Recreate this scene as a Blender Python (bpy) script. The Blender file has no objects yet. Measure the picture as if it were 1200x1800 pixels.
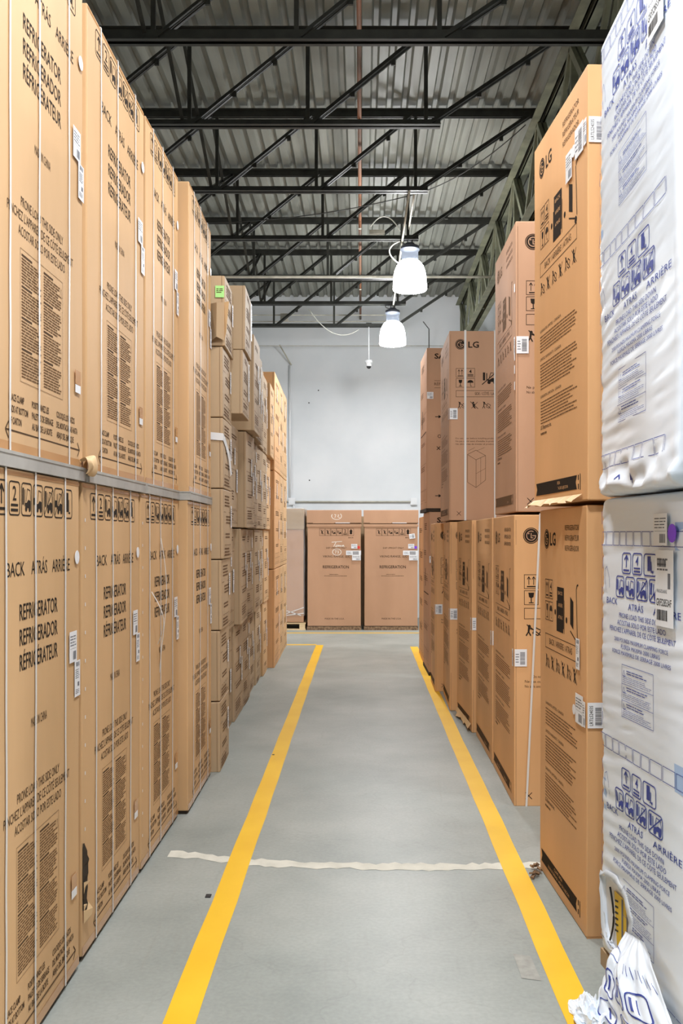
import bpy, bmesh, math, random
from mathutils import Vector, Matrix, noise

sc = bpy.context.scene
C = sc.collection
# ------------------------------------------------------------------ camera
HC = 1.66            # lens height
FPX = 1607.0         # focal length in pixels of a 1200-wide frame
cd = bpy.data.cameras.new('camera')
cam = bpy.data.objects.new('camera', cd); C.objects.link(cam)
cam.location = (0, 0, HC); cam.rotation_euler = (math.pi/2, 0, 0)
cd.sensor_fit = 'HORIZONTAL'; cd.sensor_width = 36.0
cd.lens = FPX*36.0/1200.0
cd.shift_x = -35.0/1200.0; cd.shift_y = 40.0/1200.0
cd.clip_start = 0.05; cd.clip_end = 200
sc.camera = cam
sc.view_settings.view_transform = 'Standard'
sc.view_settings.look = 'None'
sc.view_settings.gamma = 1.0
sc.view_settings.use_curve_mapping = False
sc.view_settings.exposure = 0.98
# ------------------------------------------------------------------ world
w = bpy.data.worlds.new('world'); sc.world = w; w.use_nodes = True
w.node_tree.nodes['Background'].inputs[0].default_value = (0.9, 0.95, 1.0, 1)
w.node_tree.nodes['Background'].inputs[1].default_value = 0.3
# lamp strengths
DOME_EMIT = 34.0
LAMP_W = 42.0

# ------------------------------------------------------------------ materials
def srgb(r, g, b):
    def f(c):
        c /= 255.0
        return c/12.92 if c <= .04045 else ((c+.055)/1.055)**2.4
    return (f(r), f(g), f(b), 1)

def newmat(name):
    m = bpy.data.materials.new(name); m.use_nodes = True
    nt = m.node_tree; b = nt.nodes['Principled BSDF']
    return m, nt, b

def flat(name, col, rough=.6, metal=0.0, emit=None, spec=None, alpha=None):
    m, nt, b = newmat(name)
    b.inputs['Base Color'].default_value = col
    b.inputs['Roughness'].default_value = rough
    b.inputs['Metallic'].default_value = metal
    if spec is not None: b.inputs['Specular IOR Level'].default_value = spec
    if emit:
        b.inputs['Emission Color'].default_value = (*emit[:3], 1)
        b.inputs['Emission Strength'].default_value = emit[3]
    if alpha is not None: b.inputs['Alpha'].default_value = alpha
    return m

def noise_mat(name, c1, c2, scale=4.0, rough=.7, bump=0.0, bscale=60.0, stretch=(1,1,1), detail=4.0, spec=.3, metal=0.0, rnd=0.0, coord='Object'):
    m, nt, b = newmat(name); N = nt.nodes; L = nt.links
    tc = N.new('ShaderNodeTexCoord'); mp = N.new('ShaderNodeMapping')
    L.new(tc.outputs[coord], mp.inputs[0]); mp.inputs['Scale'].default_value = stretch
    nz = N.new('ShaderNodeTexNoise'); nz.inputs['Scale'].default_value = scale; nz.inputs['Detail'].default_value = detail
    L.new(mp.outputs[0], nz.inputs[0])
    rp = N.new('ShaderNodeValToRGB'); rp.color_ramp.elements[0].position = .3; rp.color_ramp.elements[1].position = .7
    rp.color_ramp.elements[0].color = c1; rp.color_ramp.elements[1].color = c2
    L.new(nz.outputs[0], rp.inputs[0])
    out = rp.outputs[0]
    if rnd:
        oi = N.new('ShaderNodeObjectInfo'); hs = N.new('ShaderNodeHueSaturation')
        mr = N.new('ShaderNodeMapRange'); mr.inputs[3].default_value = 1-rnd; mr.inputs[4].default_value = 1+rnd
        L.new(oi.outputs['Random'], mr.inputs[0]); L.new(mr.outputs[0], hs.inputs['Value'])
        L.new(out, hs.inputs['Color']); out = hs.outputs[0]
    L.new(out, b.inputs['Base Color'])
    b.inputs['Roughness'].default_value = rough; b.inputs['Metallic'].default_value = metal
    b.inputs['Specular IOR Level'].default_value = spec
    if bump:
        n2 = N.new('ShaderNodeTexNoise'); n2.inputs['Scale'].default_value = bscale; n2.inputs['Detail'].default_value = 3
        L.new(mp.outputs[0], n2.inputs[0])
        bp = N.new('ShaderNodeBump'); bp.inputs['Strength'].default_value = bump; bp.inputs['Distance'].default_value = .003
        L.new(n2.outputs[0], bp.inputs['Height']); L.new(bp.outputs[0], b.inputs['Normal'])
    return m

def kraft(name, base, rough=.62):
    r, g, b_ = base
    return noise_mat(name, srgb(r*.95, g*.945, b_*.93), srgb(min(255, r*1.03), g*1.03, b_*1.03), scale=2.2, rough=rough, bump=.25, bscale=9,
                     stretch=(1, 1, .35), detail=8, spec=.35, rnd=.03)

M = {}
M['kraft'] = kraft('kraft_cardboard', (212, 173, 128))
M['kraft_orange'] = kraft('orange_kraft_cardboard', (222, 172, 122))
M['kraft_rose'] = kraft('rose_kraft_cardboard', (196, 154, 124), .7)
M['kraft_grey'] = kraft('grey_kraft_cardboard', (176, 150, 118))
M['kraft_dusty'] = kraft('dusty_kraft_cardboard', (186, 160, 128))
M['kraft_light'] = kraft('raw_kraft_edge', (222, 190, 148))
M['ink'] = flat('black_ink', srgb(48, 40, 34), .8, spec=.1)
M['ink_faded'] = flat('brown_faded_ink', srgb(112, 84, 58), .8, spec=.1)
M['ink_mid'] = flat('worn_ink', srgb(84, 64, 46), .8, spec=.1)
M['blue'] = flat('blue_film_ink', srgb(50, 66, 150), .5)
M['blue_pale'] = flat('pale_blue_film_ink', srgb(170, 196, 232), .4)
M['grey_ink'] = flat('grey_label_ink', srgb(110, 112, 120), .7)
M['white_label'] = flat('white_label_paper', srgb(238, 240, 244), .45)
M['strap'] = flat('white_plastic_strap', srgb(225, 222, 218), .4)
M['staple'] = flat('bright_staple', srgb(240, 240, 240), .3)
M['tape'] = noise_mat('clear_brown_tape', srgb(190, 140, 92), srgb(204, 156, 106), rough=.22, spec=.5)
M['pad'] = noise_mat('grey_carton_tray', srgb(150, 148, 144), srgb(186, 184, 178), scale=6, rough=.4)
M['shade_base'] = noise_mat('dark_tray_and_shade', srgb(40, 34, 28), srgb(66, 56, 46), rough=.9)  # for dark trays and gaps, and the shade line under left cartons
M['wood'] = noise_mat('pale_pallet_wood', srgb(214, 186, 142), srgb(236, 212, 172), scale=5, stretch=(1, 8, 8), rough=.8)
M['steel'] = noise_mat('dark_painted_steel', srgb(34, 35, 31), srgb(54, 55, 49), scale=8, rough=.55, spec=.4)
M['girder'] = noise_mat('dusty_green_steel', srgb(88, 90, 74), srgb(124, 126, 104), scale=5, rough=.6)
M['conduit'] = noise_mat('galvanised_conduit', srgb(168, 164, 150), srgb(200, 196, 182), scale=10, rough=.45)
M['rust'] = noise_mat('rusty_sprinkler_pipe', srgb(96, 92, 82), srgb(168, 104, 66), scale=1.3, rough=.7, detail=6)
M['cable'] = flat('dark_cable', srgb(52, 52, 50), .6)
M['cable_white'] = flat('white_cable', srgb(225, 225, 215), .5)
M['plastic_dark'] = flat('dark_blue_grey_housing', srgb(62, 66, 78), .5)
M['plastic_white'] = flat('white_plastic', srgb(228, 230, 232), .4)
M['foam'] = noise_mat('white_foam', srgb(225, 226, 228), srgb(245, 246, 248), rough=.8)
M['yellow_sheet'] = flat('yellow_label_sheet', srgb(228, 190, 50), .5)
M['green_sticker'] = flat('green_sticker', srgb(172, 232, 140), .5)
M['purple'] = flat('purple_sticker', srgb(132, 72, 226), .5)
M['red'] = flat('red_sticker', srgb(224, 66, 52), .5)
M['debris'] = noise_mat('brown_debris', srgb(96, 72, 54), srgb(170, 140, 110), scale=30, rough=.9)
M['chalk'] = flat('white_marker', srgb(242, 238, 230), .7)
M['black'] = flat('black_plastic', srgb(28, 28, 30), .5)

def floor_mat():
    m, nt, b = newmat('polished_concrete'); N = nt.nodes; L = nt.links
    tc = N.new('ShaderNodeTexCoord')
    n1 = N.new('ShaderNodeTexNoise'); n1.inputs['Scale'].default_value = .9; n1.inputs['Detail'].default_value = 9; n1.inputs['Roughness'].default_value = .62
    L.new(tc.outputs['Object'], n1.inputs[0])
    r1 = N.new('ShaderNodeValToRGB'); r1.color_ramp.elements[0].position = .3; r1.color_ramp.elements[1].position = .72
    r1.color_ramp.elements[0].color = srgb(134, 141, 137); r1.color_ramp.elements[1].color = srgb(170, 174, 169)
    L.new(n1.outputs[0], r1.inputs[0])
    # fine speckle
    n2 = N.new('ShaderNodeTexNoise'); n2.inputs['Scale'].default_value = 55; n2.inputs['Detail'].default_value = 4
    L.new(tc.outputs['Object'], n2.inputs[0])
    mx = N.new('ShaderNodeMix'); mx.data_type = 'RGBA'; mx.blend_type = 'OVERLAY'; mx.inputs[0].default_value = .16
    L.new(r1.outputs[0], mx.inputs[6]); L.new(n2.outputs[0], mx.inputs[7])
    # long faint scuffs running down the aisle
    mp = N.new('ShaderNodeMapping'); mp.inputs['Scale'].default_value = (9, .7, 1); L.new(tc.outputs['Object'], mp.inputs[0])
    n3 = N.new('ShaderNodeTexNoise'); n3.inputs['Scale'].default_value = 1.6; n3.inputs['Detail'].default_value = 8; n3.inputs['Distortion'].default_value = 1.2
    L.new(mp.outputs[0], n3.inputs[0])
    r3 = N.new('ShaderNodeValToRGB'); r3.color_ramp.elements[0].position = .60; r3.color_ramp.elements[1].position = .74
    r3.color_ramp.elements[0].color = (0, 0, 0, 1); r3.color_ramp.elements[1].color = (.22, .22, .22, 1)
    L.new(n3.outputs[0], r3.inputs[0])
    m2 = N.new('ShaderNodeMix'); m2.data_type = 'RGBA'; L.new(r3.outputs[0], m2.inputs[0])
    L.new(mx.outputs[2], m2.inputs[6]); m2.inputs[7].default_value = srgb(140, 140, 132)
    # thin wandering hairline cracks
    vo = N.new('ShaderNodeTexVoronoi'); vo.feature = 'DISTANCE_TO_EDGE'; vo.inputs['Scale'].default_value = .8
    nd = N.new('ShaderNodeTexNoise'); nd.inputs['Scale'].default_value = 2.5; nd.inputs['Detail'].default_value = 5
    L.new(tc.outputs['Object'], nd.inputs[0])
    va = N.new('ShaderNodeVectorMath'); va.operation = 'MULTIPLY_ADD'; va.inputs[1].default_value = (.6, .6, .6)
    L.new(nd.outputs['Color'], va.inputs[0]); L.new(tc.outputs['Object'], va.inputs[2]); L.new(va.outputs[0], vo.inputs['Vector'])
    r4 = N.new('ShaderNodeValToRGB'); r4.color_ramp.elements[0].position = 0; r4.color_ramp.elements[1].position = .006
    r4.color_ramp.elements[0].color = (.13, .13, .13, 1); r4.color_ramp.elements[1].color = (0, 0, 0, 1)
    L.new(vo.outputs['Distance'], r4.inputs[0])
    m3 = N.new('ShaderNodeMix'); m3.data_type = 'RGBA'; L.new(r4.outputs[0], m3.inputs[0])
    L.new(m2.outputs[2], m3.inputs[6]); m3.inputs[7].default_value = srgb(100, 100, 94)
    L.new(m3.outputs[2], b.inputs['Base Color'])
    b.inputs['Roughness'].default_value = .42; b.inputs['Specular IOR Level'].default_value = .35
    return m
M['floor'] = floor_mat()
M['patch'] = noise_mat('pale_floor_patch', srgb(200, 199, 187), srgb(218, 217, 205), scale=12, rough=.6)
M['patch_dark'] = noise_mat('dark_floor_scuff', srgb(150, 150, 144), srgb(170, 170, 163), scale=30, rough=.6)
M['yellow'] = noise_mat('yellow_floor_paint', srgb(236, 184, 22), srgb(244, 196, 36), scale=3, rough=.42, spec=.4)
M['wall'] = noise_mat('painted_wall', srgb(214, 219, 223), srgb(226, 229, 232), scale=1.2, rough=.8, bump=.15, bscale=30)
def deck_mat():
    m = noise_mat('grey_steel_deck', srgb(112, 114, 106), srgb(152, 154, 145), scale=.9, rough=.5, spec=.4, stretch=(5, .5, 1), detail=8)
    return m
M['deck'] = deck_mat()
def film_mat():
    m, nt, b = newmat('white_shrink_film')
    b.inputs['Base Color'].default_value = srgb(236, 244, 254)
    b.inputs['Roughness'].default_value = .3
    b.inputs['Coat Weight'].default_value = .25; b.inputs['Coat Roughness'].default_value = .12
    return m
M['film'] = film_mat()
def clear_mat():
    m, nt, b = newmat('clear_stretch_wrap'); N = nt.nodes; L = nt.links
    b.inputs['Base Color'].default_value = (.85, .85, .85, 1); b.inputs['Roughness'].default_value = .12
    b.inputs['Alpha'].default_value = .2
    n = N.new('ShaderNodeTexNoise'); n.inputs['Scale'].default_value = 7; n.inputs['Detail'].default_value = 4
    bp = N.new('ShaderNodeBump'); bp.inputs['Strength'].default_value = .8; bp.inputs['Distance'].default_value = .03
    L.new(n.outputs[0], bp.inputs['Height']); L.new(bp.outputs[0], b.inputs['Normal'])
    return m
M['clear'] = clear_mat()
def frost_mat():
    m, nt, b = newmat('frosted_acrylic')
    b.inputs['Base Color'].default_value = (.035, .042, .055, 1); b.inputs['Roughness'].default_value = .25
    b.inputs['Alpha'].default_value = .9
    b.inputs['Emission Color'].default_value = (.8, .88, 1, 1); b.inputs['Emission Strength'].default_value = .16
    return m
M['frost'] = frost_mat()
M['dome_dim'] = flat('softly_glowing_lamp_dome', (1, 1, 1, 1), .4, emit=(.97, .985, 1, 7.5))
M['dome'] = flat('glowing_lamp_dome', (1, 1, 1, 1), .4, emit=(.97, .985, 1, DOME_EMIT))

# ------------------------------------------------------------------ helpers
def tag(o, label=None, cat=None, group=None, kind=None):
    if label: o['label'] = label
    if cat: o['category'] = cat
    if group: o['group'] = group
    if kind: o['kind'] = kind
    return o

def empty(name, loc=(0, 0, 0), rz=0.0, label=None, cat=None, group=None):
    o = bpy.data.objects.new(name, None); C.objects.link(o)
    o.empty_display_size = .1
    o.location = loc; o.rotation_euler = (0, 0, rz)
    return tag(o, label, cat, group)

class MB:
    """collects polygons and links them as one mesh object"""
    def __init__(s): s.v = []; s.f = []; s.m = []; s.mats = []
    def mi(s, mat):
        if mat not in s.mats: s.mats.append(mat)
        return s.mats.index(mat)
    def add(s, vs, fs, mat):
        b = len(s.v); k = s.mi(mat)
        s.v.extend([tuple(v) for v in vs])
        for f in fs: s.f.append(tuple(b+i for i in f)); s.m.append(k)
    def box(s, x0, x1, y0, y1, z0, z1, mat, M4=None):
        vs = [Vector((x, y, z)) for x in (x0, x1) for y in (y0, y1) for z in (z0, z1)]
        if M4: vs = [M4 @ v for v in vs]
        s.add(vs, [(0, 1, 3, 2), (4, 6, 7, 5), (0, 4, 5, 1), (2, 3, 7, 6), (0, 2, 6, 4), (1, 5, 7, 3)], mat)
    def bar(s, p, q, w, h, mat, up=(0, 0, 1)):
        p = Vector(p); q = Vector(q); d = (q-p).normalized(); up = Vector(up)
        a = d.cross(up)
        if a.length < 1e-4: a = d.cross(Vector((0, 1, 0)))
        a.normalize(); b = a.cross(d).normalized()
        a *= w/2; b *= h/2
        vs = [p-a-b, p+a-b, p+a+b, p-a+b, q-a-b, q+a-b, q+a+b, q-a+b]
        s.add(vs, [(3, 2, 1, 0), (4, 5, 6, 7), (0, 1, 5, 4), (1, 2, 6, 5), (2, 3, 7, 6), (3, 0, 4, 7)], mat)
    def tube(s, pts, r, mat, n=8):
        pts = [Vector(p) for p in pts]; rings = []
        for i, p in enumerate(pts):
            d = (pts[min(i+1, len(pts)-1)]-pts[max(i-1, 0)]).normalized()
            a = d.cross(Vector((0, 0, 1)))
            if a.length < 1e-3: a = d.cross(Vector((0, 1, 0)))
            a.normalize(); b = a.cross(d)
            rr = r[i] if isinstance(r, (list, tuple)) else r
            rings.append([p+a*math.cos(2*math.pi*k/n)*rr+b*math.sin(2*math.pi*k/n)*rr for k in range(n)])
        vs = [v for g in rings for v in g]; fs = []
        for i in range(len(pts)-1):
            for k in range(n):
                k2 = (k+1) % n
                fs.append((i*n+k, i*n+k2, (i+1)*n+k2, (i+1)*n+k))
        fs.append(tuple(range(n-1, -1, -1))); fs.append(tuple((len(pts)-1)*n+k for k in range(n)))
        s.add(vs, fs, mat)
    def lathe(s, prof, mat, n=32, c=(0, 0, 0), cap=True):
        vs = []; fs = []
        for r, z in prof:
            for k in range(n):
                a = 2*math.pi*k/n; vs.append((c[0]+r*math.cos(a), c[1]+r*math.sin(a), c[2]+z))
        for i in range(len(prof)-1):
            for k in range(n):
                k2 = (k+1) % n; fs.append((i*n+k, i*n+k2, (i+1)*n+k2, (i+1)*n+k))
        if cap:
            fs.append(tuple(range(n-1, -1, -1))); fs.append(tuple((len(prof)-1)*n+k for k in range(n)))
        s.add(vs, fs, mat)
    def build(s, name, parent=None, loc=None, smooth=False):
        me = bpy.data.meshes.new(name); me.from_pydata(s.v, [], s.f)
        for m in s.mats: me.materials.append(M[m])
        me.polygons.foreach_set('material_index', s.m)
        if smooth: me.polygons.foreach_set('use_smooth', [True]*len(s.f))
        me.update()
        o = bpy.data.objects.new(name, me); C.objects.link(o)
        if parent: o.parent = parent
        if loc: o.location = loc
        return o

def copy_tree(o, parent=None):
    kids = [c for c in bpy.data.objects if c.parent == o]
    c = o.copy(); C.objects.link(c); c.parent = parent
    for k in kids: copy_tree(k, c)
    return c

# ---- text as polygons --------------------------------------------------------
_tc = {}
def text_poly(s, bold=0.0):
    key = (s, bold)
    if key in _tc: return _tc[key]
    cu = bpy.data.curves.new('t', 'FONT'); cu.body = s; cu.size = 1; cu.resolution_u = 2; cu.offset = bold
    o = bpy.data.objects.new('t', cu); C.objects.link(o)
    dg = bpy.context.evaluated_depsgraph_get()
    me = o.evaluated_get(dg).to_mesh()
    vs = [(v.co.x, v.co.y) for v in me.vertices]; fs = [tuple(p.vertices) for p in me.polygons]
    o.evaluated_get(dg).to_mesh_clear()
    bpy.data.objects.remove(o); bpy.data.curves.remove(cu)
    xs = [v[0] for v in vs]; x0 = min(xs); x1 = max(xs)
    _tc[key] = (vs, fs, x0, x1)
    return _tc[key]
_cap = {}
def cap_h(bold):
    if bold not in _cap:
        vs = text_poly('E', bold)[0]; _cap[bold] = max(v[1] for v in vs)-min(v[1] for v in vs)
    return _cap[bold]

class Print:
    """flat artwork on one face: u to the reader's right, v up (metres)"""
    def __init__(s): s.items = []     # (verts, faces, mat, layer)
    def poly(s, pts, mat='ink', layer=0):
        s.items.append((list(pts), [tuple(range(len(pts)))], mat, layer))
    def rect(s, x, y, w, h, mat='ink', layer=0):
        s.poly([(x, y), (x+w, y), (x+w, y+h), (x, y+h)], mat, layer)
    def line(s, x0, y0, x1, y1, t, mat='ink', layer=0):
        d = math.hypot(x1-x0, y1-y0) or 1; nx = -(y1-y0)/d*t/2; ny = (x1-x0)/d*t/2
        s.poly([(x0-nx, y0-ny), (x1-nx, y1-ny), (x1+nx, y1+ny), (x0+nx, y0+ny)], mat, layer)
    def pline(s, pts, t, mat='ink', layer=0, close=False):
        pts = list(pts)
        if close: pts.append(pts[0])
        for a, b in zip(pts, pts[1:]): s.line(a[0], a[1], b[0], b[1], t, mat, layer)
    def frame(s, x, y, w, h, t, mat='ink', r=0.0, layer=0):
        if r <= 0:
            s.rect(x, y, w, t, mat, layer); s.rect(x, y+h-t, w, t, mat, layer)
            s.rect(x, y+t, t, h-2*t, mat, layer); s.rect(x+w-t, y+t, t, h-2*t, mat, layer); return
        out = []; inn = []
        for cx, cy, a0 in ((x+w-r, y+h-r, 0), (x+r, y+h-r, 90), (x+r, y+r, 180), (x+w-r, y+r, 270)):
            for k in range(4):
                a = math.radians(a0+30*k); out.append((cx+r*math.cos(a), cy+r*math.sin(a)))
                ri = max(r-t, .0005); inn.append((cx+ri*math.cos(a), cy+ri*math.sin(a)))
        n = len(out)
        s.items.append((out+inn, [(k, (k+1) % n, n+(k+1) % n, n+k) for k in range(n)], mat, layer))
    def disc(s, x, y, r, mat='ink', layer=0, n=20, ry=None):
        ry = ry or r
        s.poly([(x+r*math.cos(2*math.pi*k/n), y+ry*math.sin(2*math.pi*k/n)) for k in range(n)], mat, layer)
    def arc(s, x, y, r, t, a0, a1, mat='ink', layer=0, n=18, sx=1.0):
        out = []; inn = []
        for k in range(n+1):
            a = math.radians(a0+(a1-a0)*k/n)
            out.append((x+(r)*math.cos(a)*sx, y+r*math.sin(a))); inn.append((x+(r-t)*math.cos(a)*sx, y+(r-t)*math.sin(a)))
        s.items.append((out+inn, [(k, k+1, n+2+k, n+1+k) for k in range(n)], mat, layer))
    def text(s, t, x, y, cap, width=None, align='l', mat='ink', bold=0.0, layer=0, sx=1.0):
        vs, fs, x0, x1 = text_poly(t, bold); k = cap/cap_h(bold)
        kx = (width/(x1-x0)) if width else k*sx
        W = (x1-x0)*kx; ox = x-(W/2 if align == 'c' else W if align == 'r' else 0)
        s.items.append(([((v[0]-x0)*kx+ox, v[1]*k+y) for v in vs], list(fs), mat, layer))
    def fine(s, x, y, w, h, n, seed=1, mat='ink_faded', ragged=.25, fill=.5, layer=0):
        """block of illegible small print: n rows of word-length dashes"""
        R = random.Random(seed); p = h/n
        for i in range(n):
            yy = y+h-(i+1)*p+p*.22; end = x+w*(1-ragged*R.random()**2); cx = x
            while cx < end-.004:
                L = min(R.uniform(.012, .05), end-cx); s.rect(cx, yy, L, p*fill, mat, layer); cx += L+.0045
    def barcode(s, x, y, w, h, seed=1, mat='ink', layer=0, vertical=False):
        R = random.Random(seed); c = 0; L = h if vertical else w
        while c < L:
            t = R.choice((.001, .0015, .003)); t = min(t, L-c)
            if vertical: s.rect(x, y+c, w, t, mat, layer)
            else: s.rect(x+c, y, t, h, mat, layer)
            c += t+R.choice((.001, .0015, .0025))
    def merge(s, o, dx=0, dy=0, sx=1.0, sy=1.0):
        for v, f, m, l in o.items: s.items.append(([(a*sx+dx, b*sy+dy) for a, b in v], f, m, l))

# ---- pictograms -------------------------------------------------------------------
def ic_arrow(P, x, y, w, h, mat='ink', t=.005):
    cx = x+w*.5
    P.line(cx, y+h*.32, cx, y+h*.84, t, mat)
    P.line(cx, y+h*.87, cx-w*.2, y+h*.66, t, mat); P.line(cx, y+h*.87, cx+w*.2, y+h*.66, t, mat)
    P.rect(x+w*.18, y+h*.14, w*.64, h*.08, mat)
def ic_num(P, n, x, y, w, h, mat='ink'):
    P.text(n, x+w*.5, y+h*.44, h*.42, align='c', mat=mat, bold=.01)
    P.rect(x+w*.18, y+h*.27, w*.64, h*.07, mat); P.rect(x+w*.18, y+h*.12, w*.64, h*.08, mat)
def ic_truck(P, x, y, w, h, mat='ink', clamp=True, no=False, t=.004):
    # lift truck holding a carton with its clamp
    if clamp: P.rect(x+w*.10, y+h*.34, w*.13, h*.5, mat)
    else: P.rect(x+w*.08, y+h*.36, w*.24, h*.22, mat)
    P.rect(x+w*.30, y+h*.30, w*.05, h*.5, mat)
    P.poly([(x+w*.38, y+h*.25), (x+w*.9, y+h*.25), (x+w*.9, y+h*.46), (x+w*.66, y+h*.50), (x+w*.5, y+h*.40), (x+w*.38, y+h*.40)], mat)
    P.pline([(x+w*.46, y+h*.44), (x+w*.56, y+h*.82), (x+w*.84, y+h*.78), (x+w*.88, y+h*.46)], t*.7, mat)
    P.disc(x+w*.46, y+h*.22, w*.1, mat, n=12); P.disc(x+w*.80, y+h*.22, w*.1, mat, n=12)
    if no: P.line(x+w*.05, y+h*.08, x+w*.95, y+h*.92, t, mat)
def ic_fridge(P, x, y, w, h, mat='ink'):
    P.rect(x+w*.3, y+h*.24, w*.24, h*.64, mat); P.rect(x+w*.57, y+h*.2, w*.05, h*.45, mat)
    P.line(x+w*.54, y+h*.2, x+w*.72, y+h*.2, .004, mat); P.disc(x+w*.7, y+h*.2, w*.05, mat, n=10)
def ic_up2(P, x, y, w, h, mat='ink', t=.004):
    for k in (.33, .67):
        cx = x+w*k
        P.line(cx, y+h*.28, cx, y+h*.82, t, mat)
        P.line(cx, y+h*.85, cx-w*.11, y+h*.66, t, mat); P.line(cx, y+h*.85, cx+w*.11, y+h*.66, t, mat)
    P.rect(x+w*.2, y+h*.12, w*.6, h*.08, mat)
def ic_glass(P, x, y, w, h, mat='ink'):
    P.poly([(x+w*.3, y+h*.85), (x+w*.34, y+h*.55), (x+w*.5, y+h*.45), (x+w*.66, y+h*.55), (x+w*.7, y+h*.85)], mat)
    P.line(x+w*.5, y+h*.45, x+w*.5, y+h*.16, w*.07, mat); P.rect(x+w*.33, y+h*.12, w*.34, h*.06, mat)
def ic_umbrella(P, x, y, w, h, mat='ink'):
    P.poly([(x+w*(.5+.34*math.cos(math.radians(a))), y+h*(.52+.3*math.sin(math.radians(a)))) for a in range(0, 181, 20)], mat)
    P.line(x+w*.5, y+h*.52, x+w*.5, y+h*.18, w*.05, mat); P.arc(x+w*.57, y+h*.2, w*.09, w*.05, 180, 360, mat, n=6)
def ic_man(P, x, y, w, h, mat='ink', t=.004):
    # person pushing a tilted carton, struck through
    P.disc(x+w*.26, y+h*.82, w*.09, mat, n=10)
    P.line(x+w*.24, y+h*.74, x+w*.22, y+h*.42, t*2, mat)
    P.line(x+w*.22, y+h*.42, x+w*.08, y+h*.1, t*1.3, mat); P.line(x+w*.22, y+h*.42, x+w*.34, y+h*.1, t*1.3, mat)
    P.line(x+w*.25, y+h*.66, x+w*.48, y+h*.58, t, mat)
    P.pline([(x+w*.45, y+h*.3), (x+w*.62, y+h*.72), (x+w*.92, y+h*.52), (x+w*.75, y+h*.12)], t, mat, close=True)
    P.line(x+w*.12, y+h*.95, x+w*.95, y+h*.08, t, mat)
def ic_cross(P, x, y, w, h, mat='ink', t=.005, seed=0):
    R = random.Random(seed)
    P.disc(x+w*.4, y+h*.82, w*.1, mat, n=8)
    P.poly([(x+w*.3, y+h*.7), (x+w*.6, y+h*.66), (x+w*.55, y+h*.3), (x+w*.7, y+h*.08), (x+w*.5, y+h*.12), (x+w*.36, y+h*.34)], mat)
    P.line(x+w*.1, y+h*.95, x+w*.9, y+h*.05, t, mat)
    P.line(x+w*.85, y+h*.9, x+w*.2, y+h*.1, t*.8, mat)
def logo_round(P, x, y, r, mat='ink', bg='kraft_rose', sx=1.0):
    P.arc(x, y, r, r*.10, 0, 360, mat, n=28, sx=sx)
    P.disc(x, y, r*.84, mat, n=28) if sx == 1 else P.disc(x, y, r*.84*sx, mat, n=28, ry=r*.84)
    P.arc(x, y, r*.62, r*.1, 60, 360, bg, layer=1, n=20, sx=sx)       # the G
    P.rect(x+r*.14*sx, y-r*.05, r*.48*sx, r*.1, bg, 1)
    P.rect(x-r*.05*sx, y-r*.3, r*.1*sx, r*.62, bg, 1); P.rect(x-r*.05*sx, y-r*.32, r*.32*sx, r*.09, bg, 1)   # the L
    P.disc(x-r*.3*sx, y+r*.26, r*.09*sx, bg, 1, n=10, ry=r*.09)

# ---- face prints -----------------------------------------------------------------------
def art_left_back():
    """back panel of the strapped refrigerator cartons, width .91"""
    P = Print(); k = 'ink'
    x0 = .105; wi = .092; pitch = .1035; y = 1.700; h = .108
    for i in range(7):
        x = x0+i*pitch; P.frame(x, y, wi, h, .0045, k, r=.016)
        if i == 0: ic_arrow(P, x, y, wi, h, k, .008)
        elif i == 1: ic_num(P, '2', x, y, wi, h, k)
        elif i == 6: ic_fridge(P, x, y, wi, h, k)
        else: ic_truck(P, x, y, wi, h, k, clamp=(i in (2, 4)), no=(i >= 4))
    for t, x, wd in (('BACK', .19, .15), ('ATRÁS', .40, .15), ('ARRIÈRE', .60, .19)):
        P.text(t, x, 1.510, .044, width=wd, mat=k)
    for t, y in (('REFRIGERATOR', 1.368), ('REFRIGERADOR', 1.288), ('RÉFRIGÉRATEUR', 1.208)):
        P.text(t, .475, y, .052, width=.36, align='c', mat=k, bold=.008)
    P.text('MADE IN CHINA', .47, 1.01, .03, width=.15, align='c', mat='ink_mid')
    P.text('PRONE LOAD THIS SIDE ONLY', .475, .795, .030, width=.40, align='c', mat='ink_mid')
    P.text("PENCHEZ L'APPAREIL DE CE CÔTÉ SEULEMENT", .475, .748, .030, width=.62, align='c', mat='ink_mid')
    P.text('ACOSTAR SOLO POR ESTE LADO', .475, .700, .030, width=.44, align='c', mat='ink_mid')
    P.frame(.27, .235, .40, .425, .0015, 'ink_faded')
    for j, x in enumerate((.282, .480)):
        yy = .645
        for b in range(4):
            P.rect(x, yy-.007, .09, .0065, 'ink_mid')
            P.fine(x, yy-.096, .175, .086, 9, seed=10*j+b); yy -= .100
    P.pline([(.637, .60), (.655, .632), (.664, .60)], .0015, 'ink_faded', close=True)
    for x, wd, L in ((.18, .155, ('PLACE CLAMP', 'PADS AT BOTTOM', 'OF CARTON')),
                     (.37, .20, ('POSITIONNEZ LES', 'PALETTES DE SERRAGE', 'AU BAS DE LA BOITE')),
                     (.605, .23, ('COLOQUE LOS BRAZOS', 'DEL MONTACARGAS HASTA', 'ABAJO DEL EMPAQUE'))):
        for i, t in enumerate(L): P.text(t, x, .165-i*.036, .022, width=wd*len(t)/max(map(len, L)), mat='ink_mid', bold=.015)
    P.line(.15, .072, .86, .072, .005, 'ink_mid')
    for x, d in ((.15, 1), (.86, -1)):
        P.line(x, .072, x+.025*d, .098, .005, 'ink_mid'); P.line(x, .072, x+.025*d, .046, .005, 'ink_mid')
    P.rect(0, .0, .905, .036, 'tape')
    P.rect(.005, 1.825, .90, .012, 'tape')
    return P

def art_staples(P, x=.03, y0=.15, y1=1.75, d=.11):
    y = y0
    while y < y1:
        P.rect(x, y, .010, .014, 'staple', 1); y += d

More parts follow.
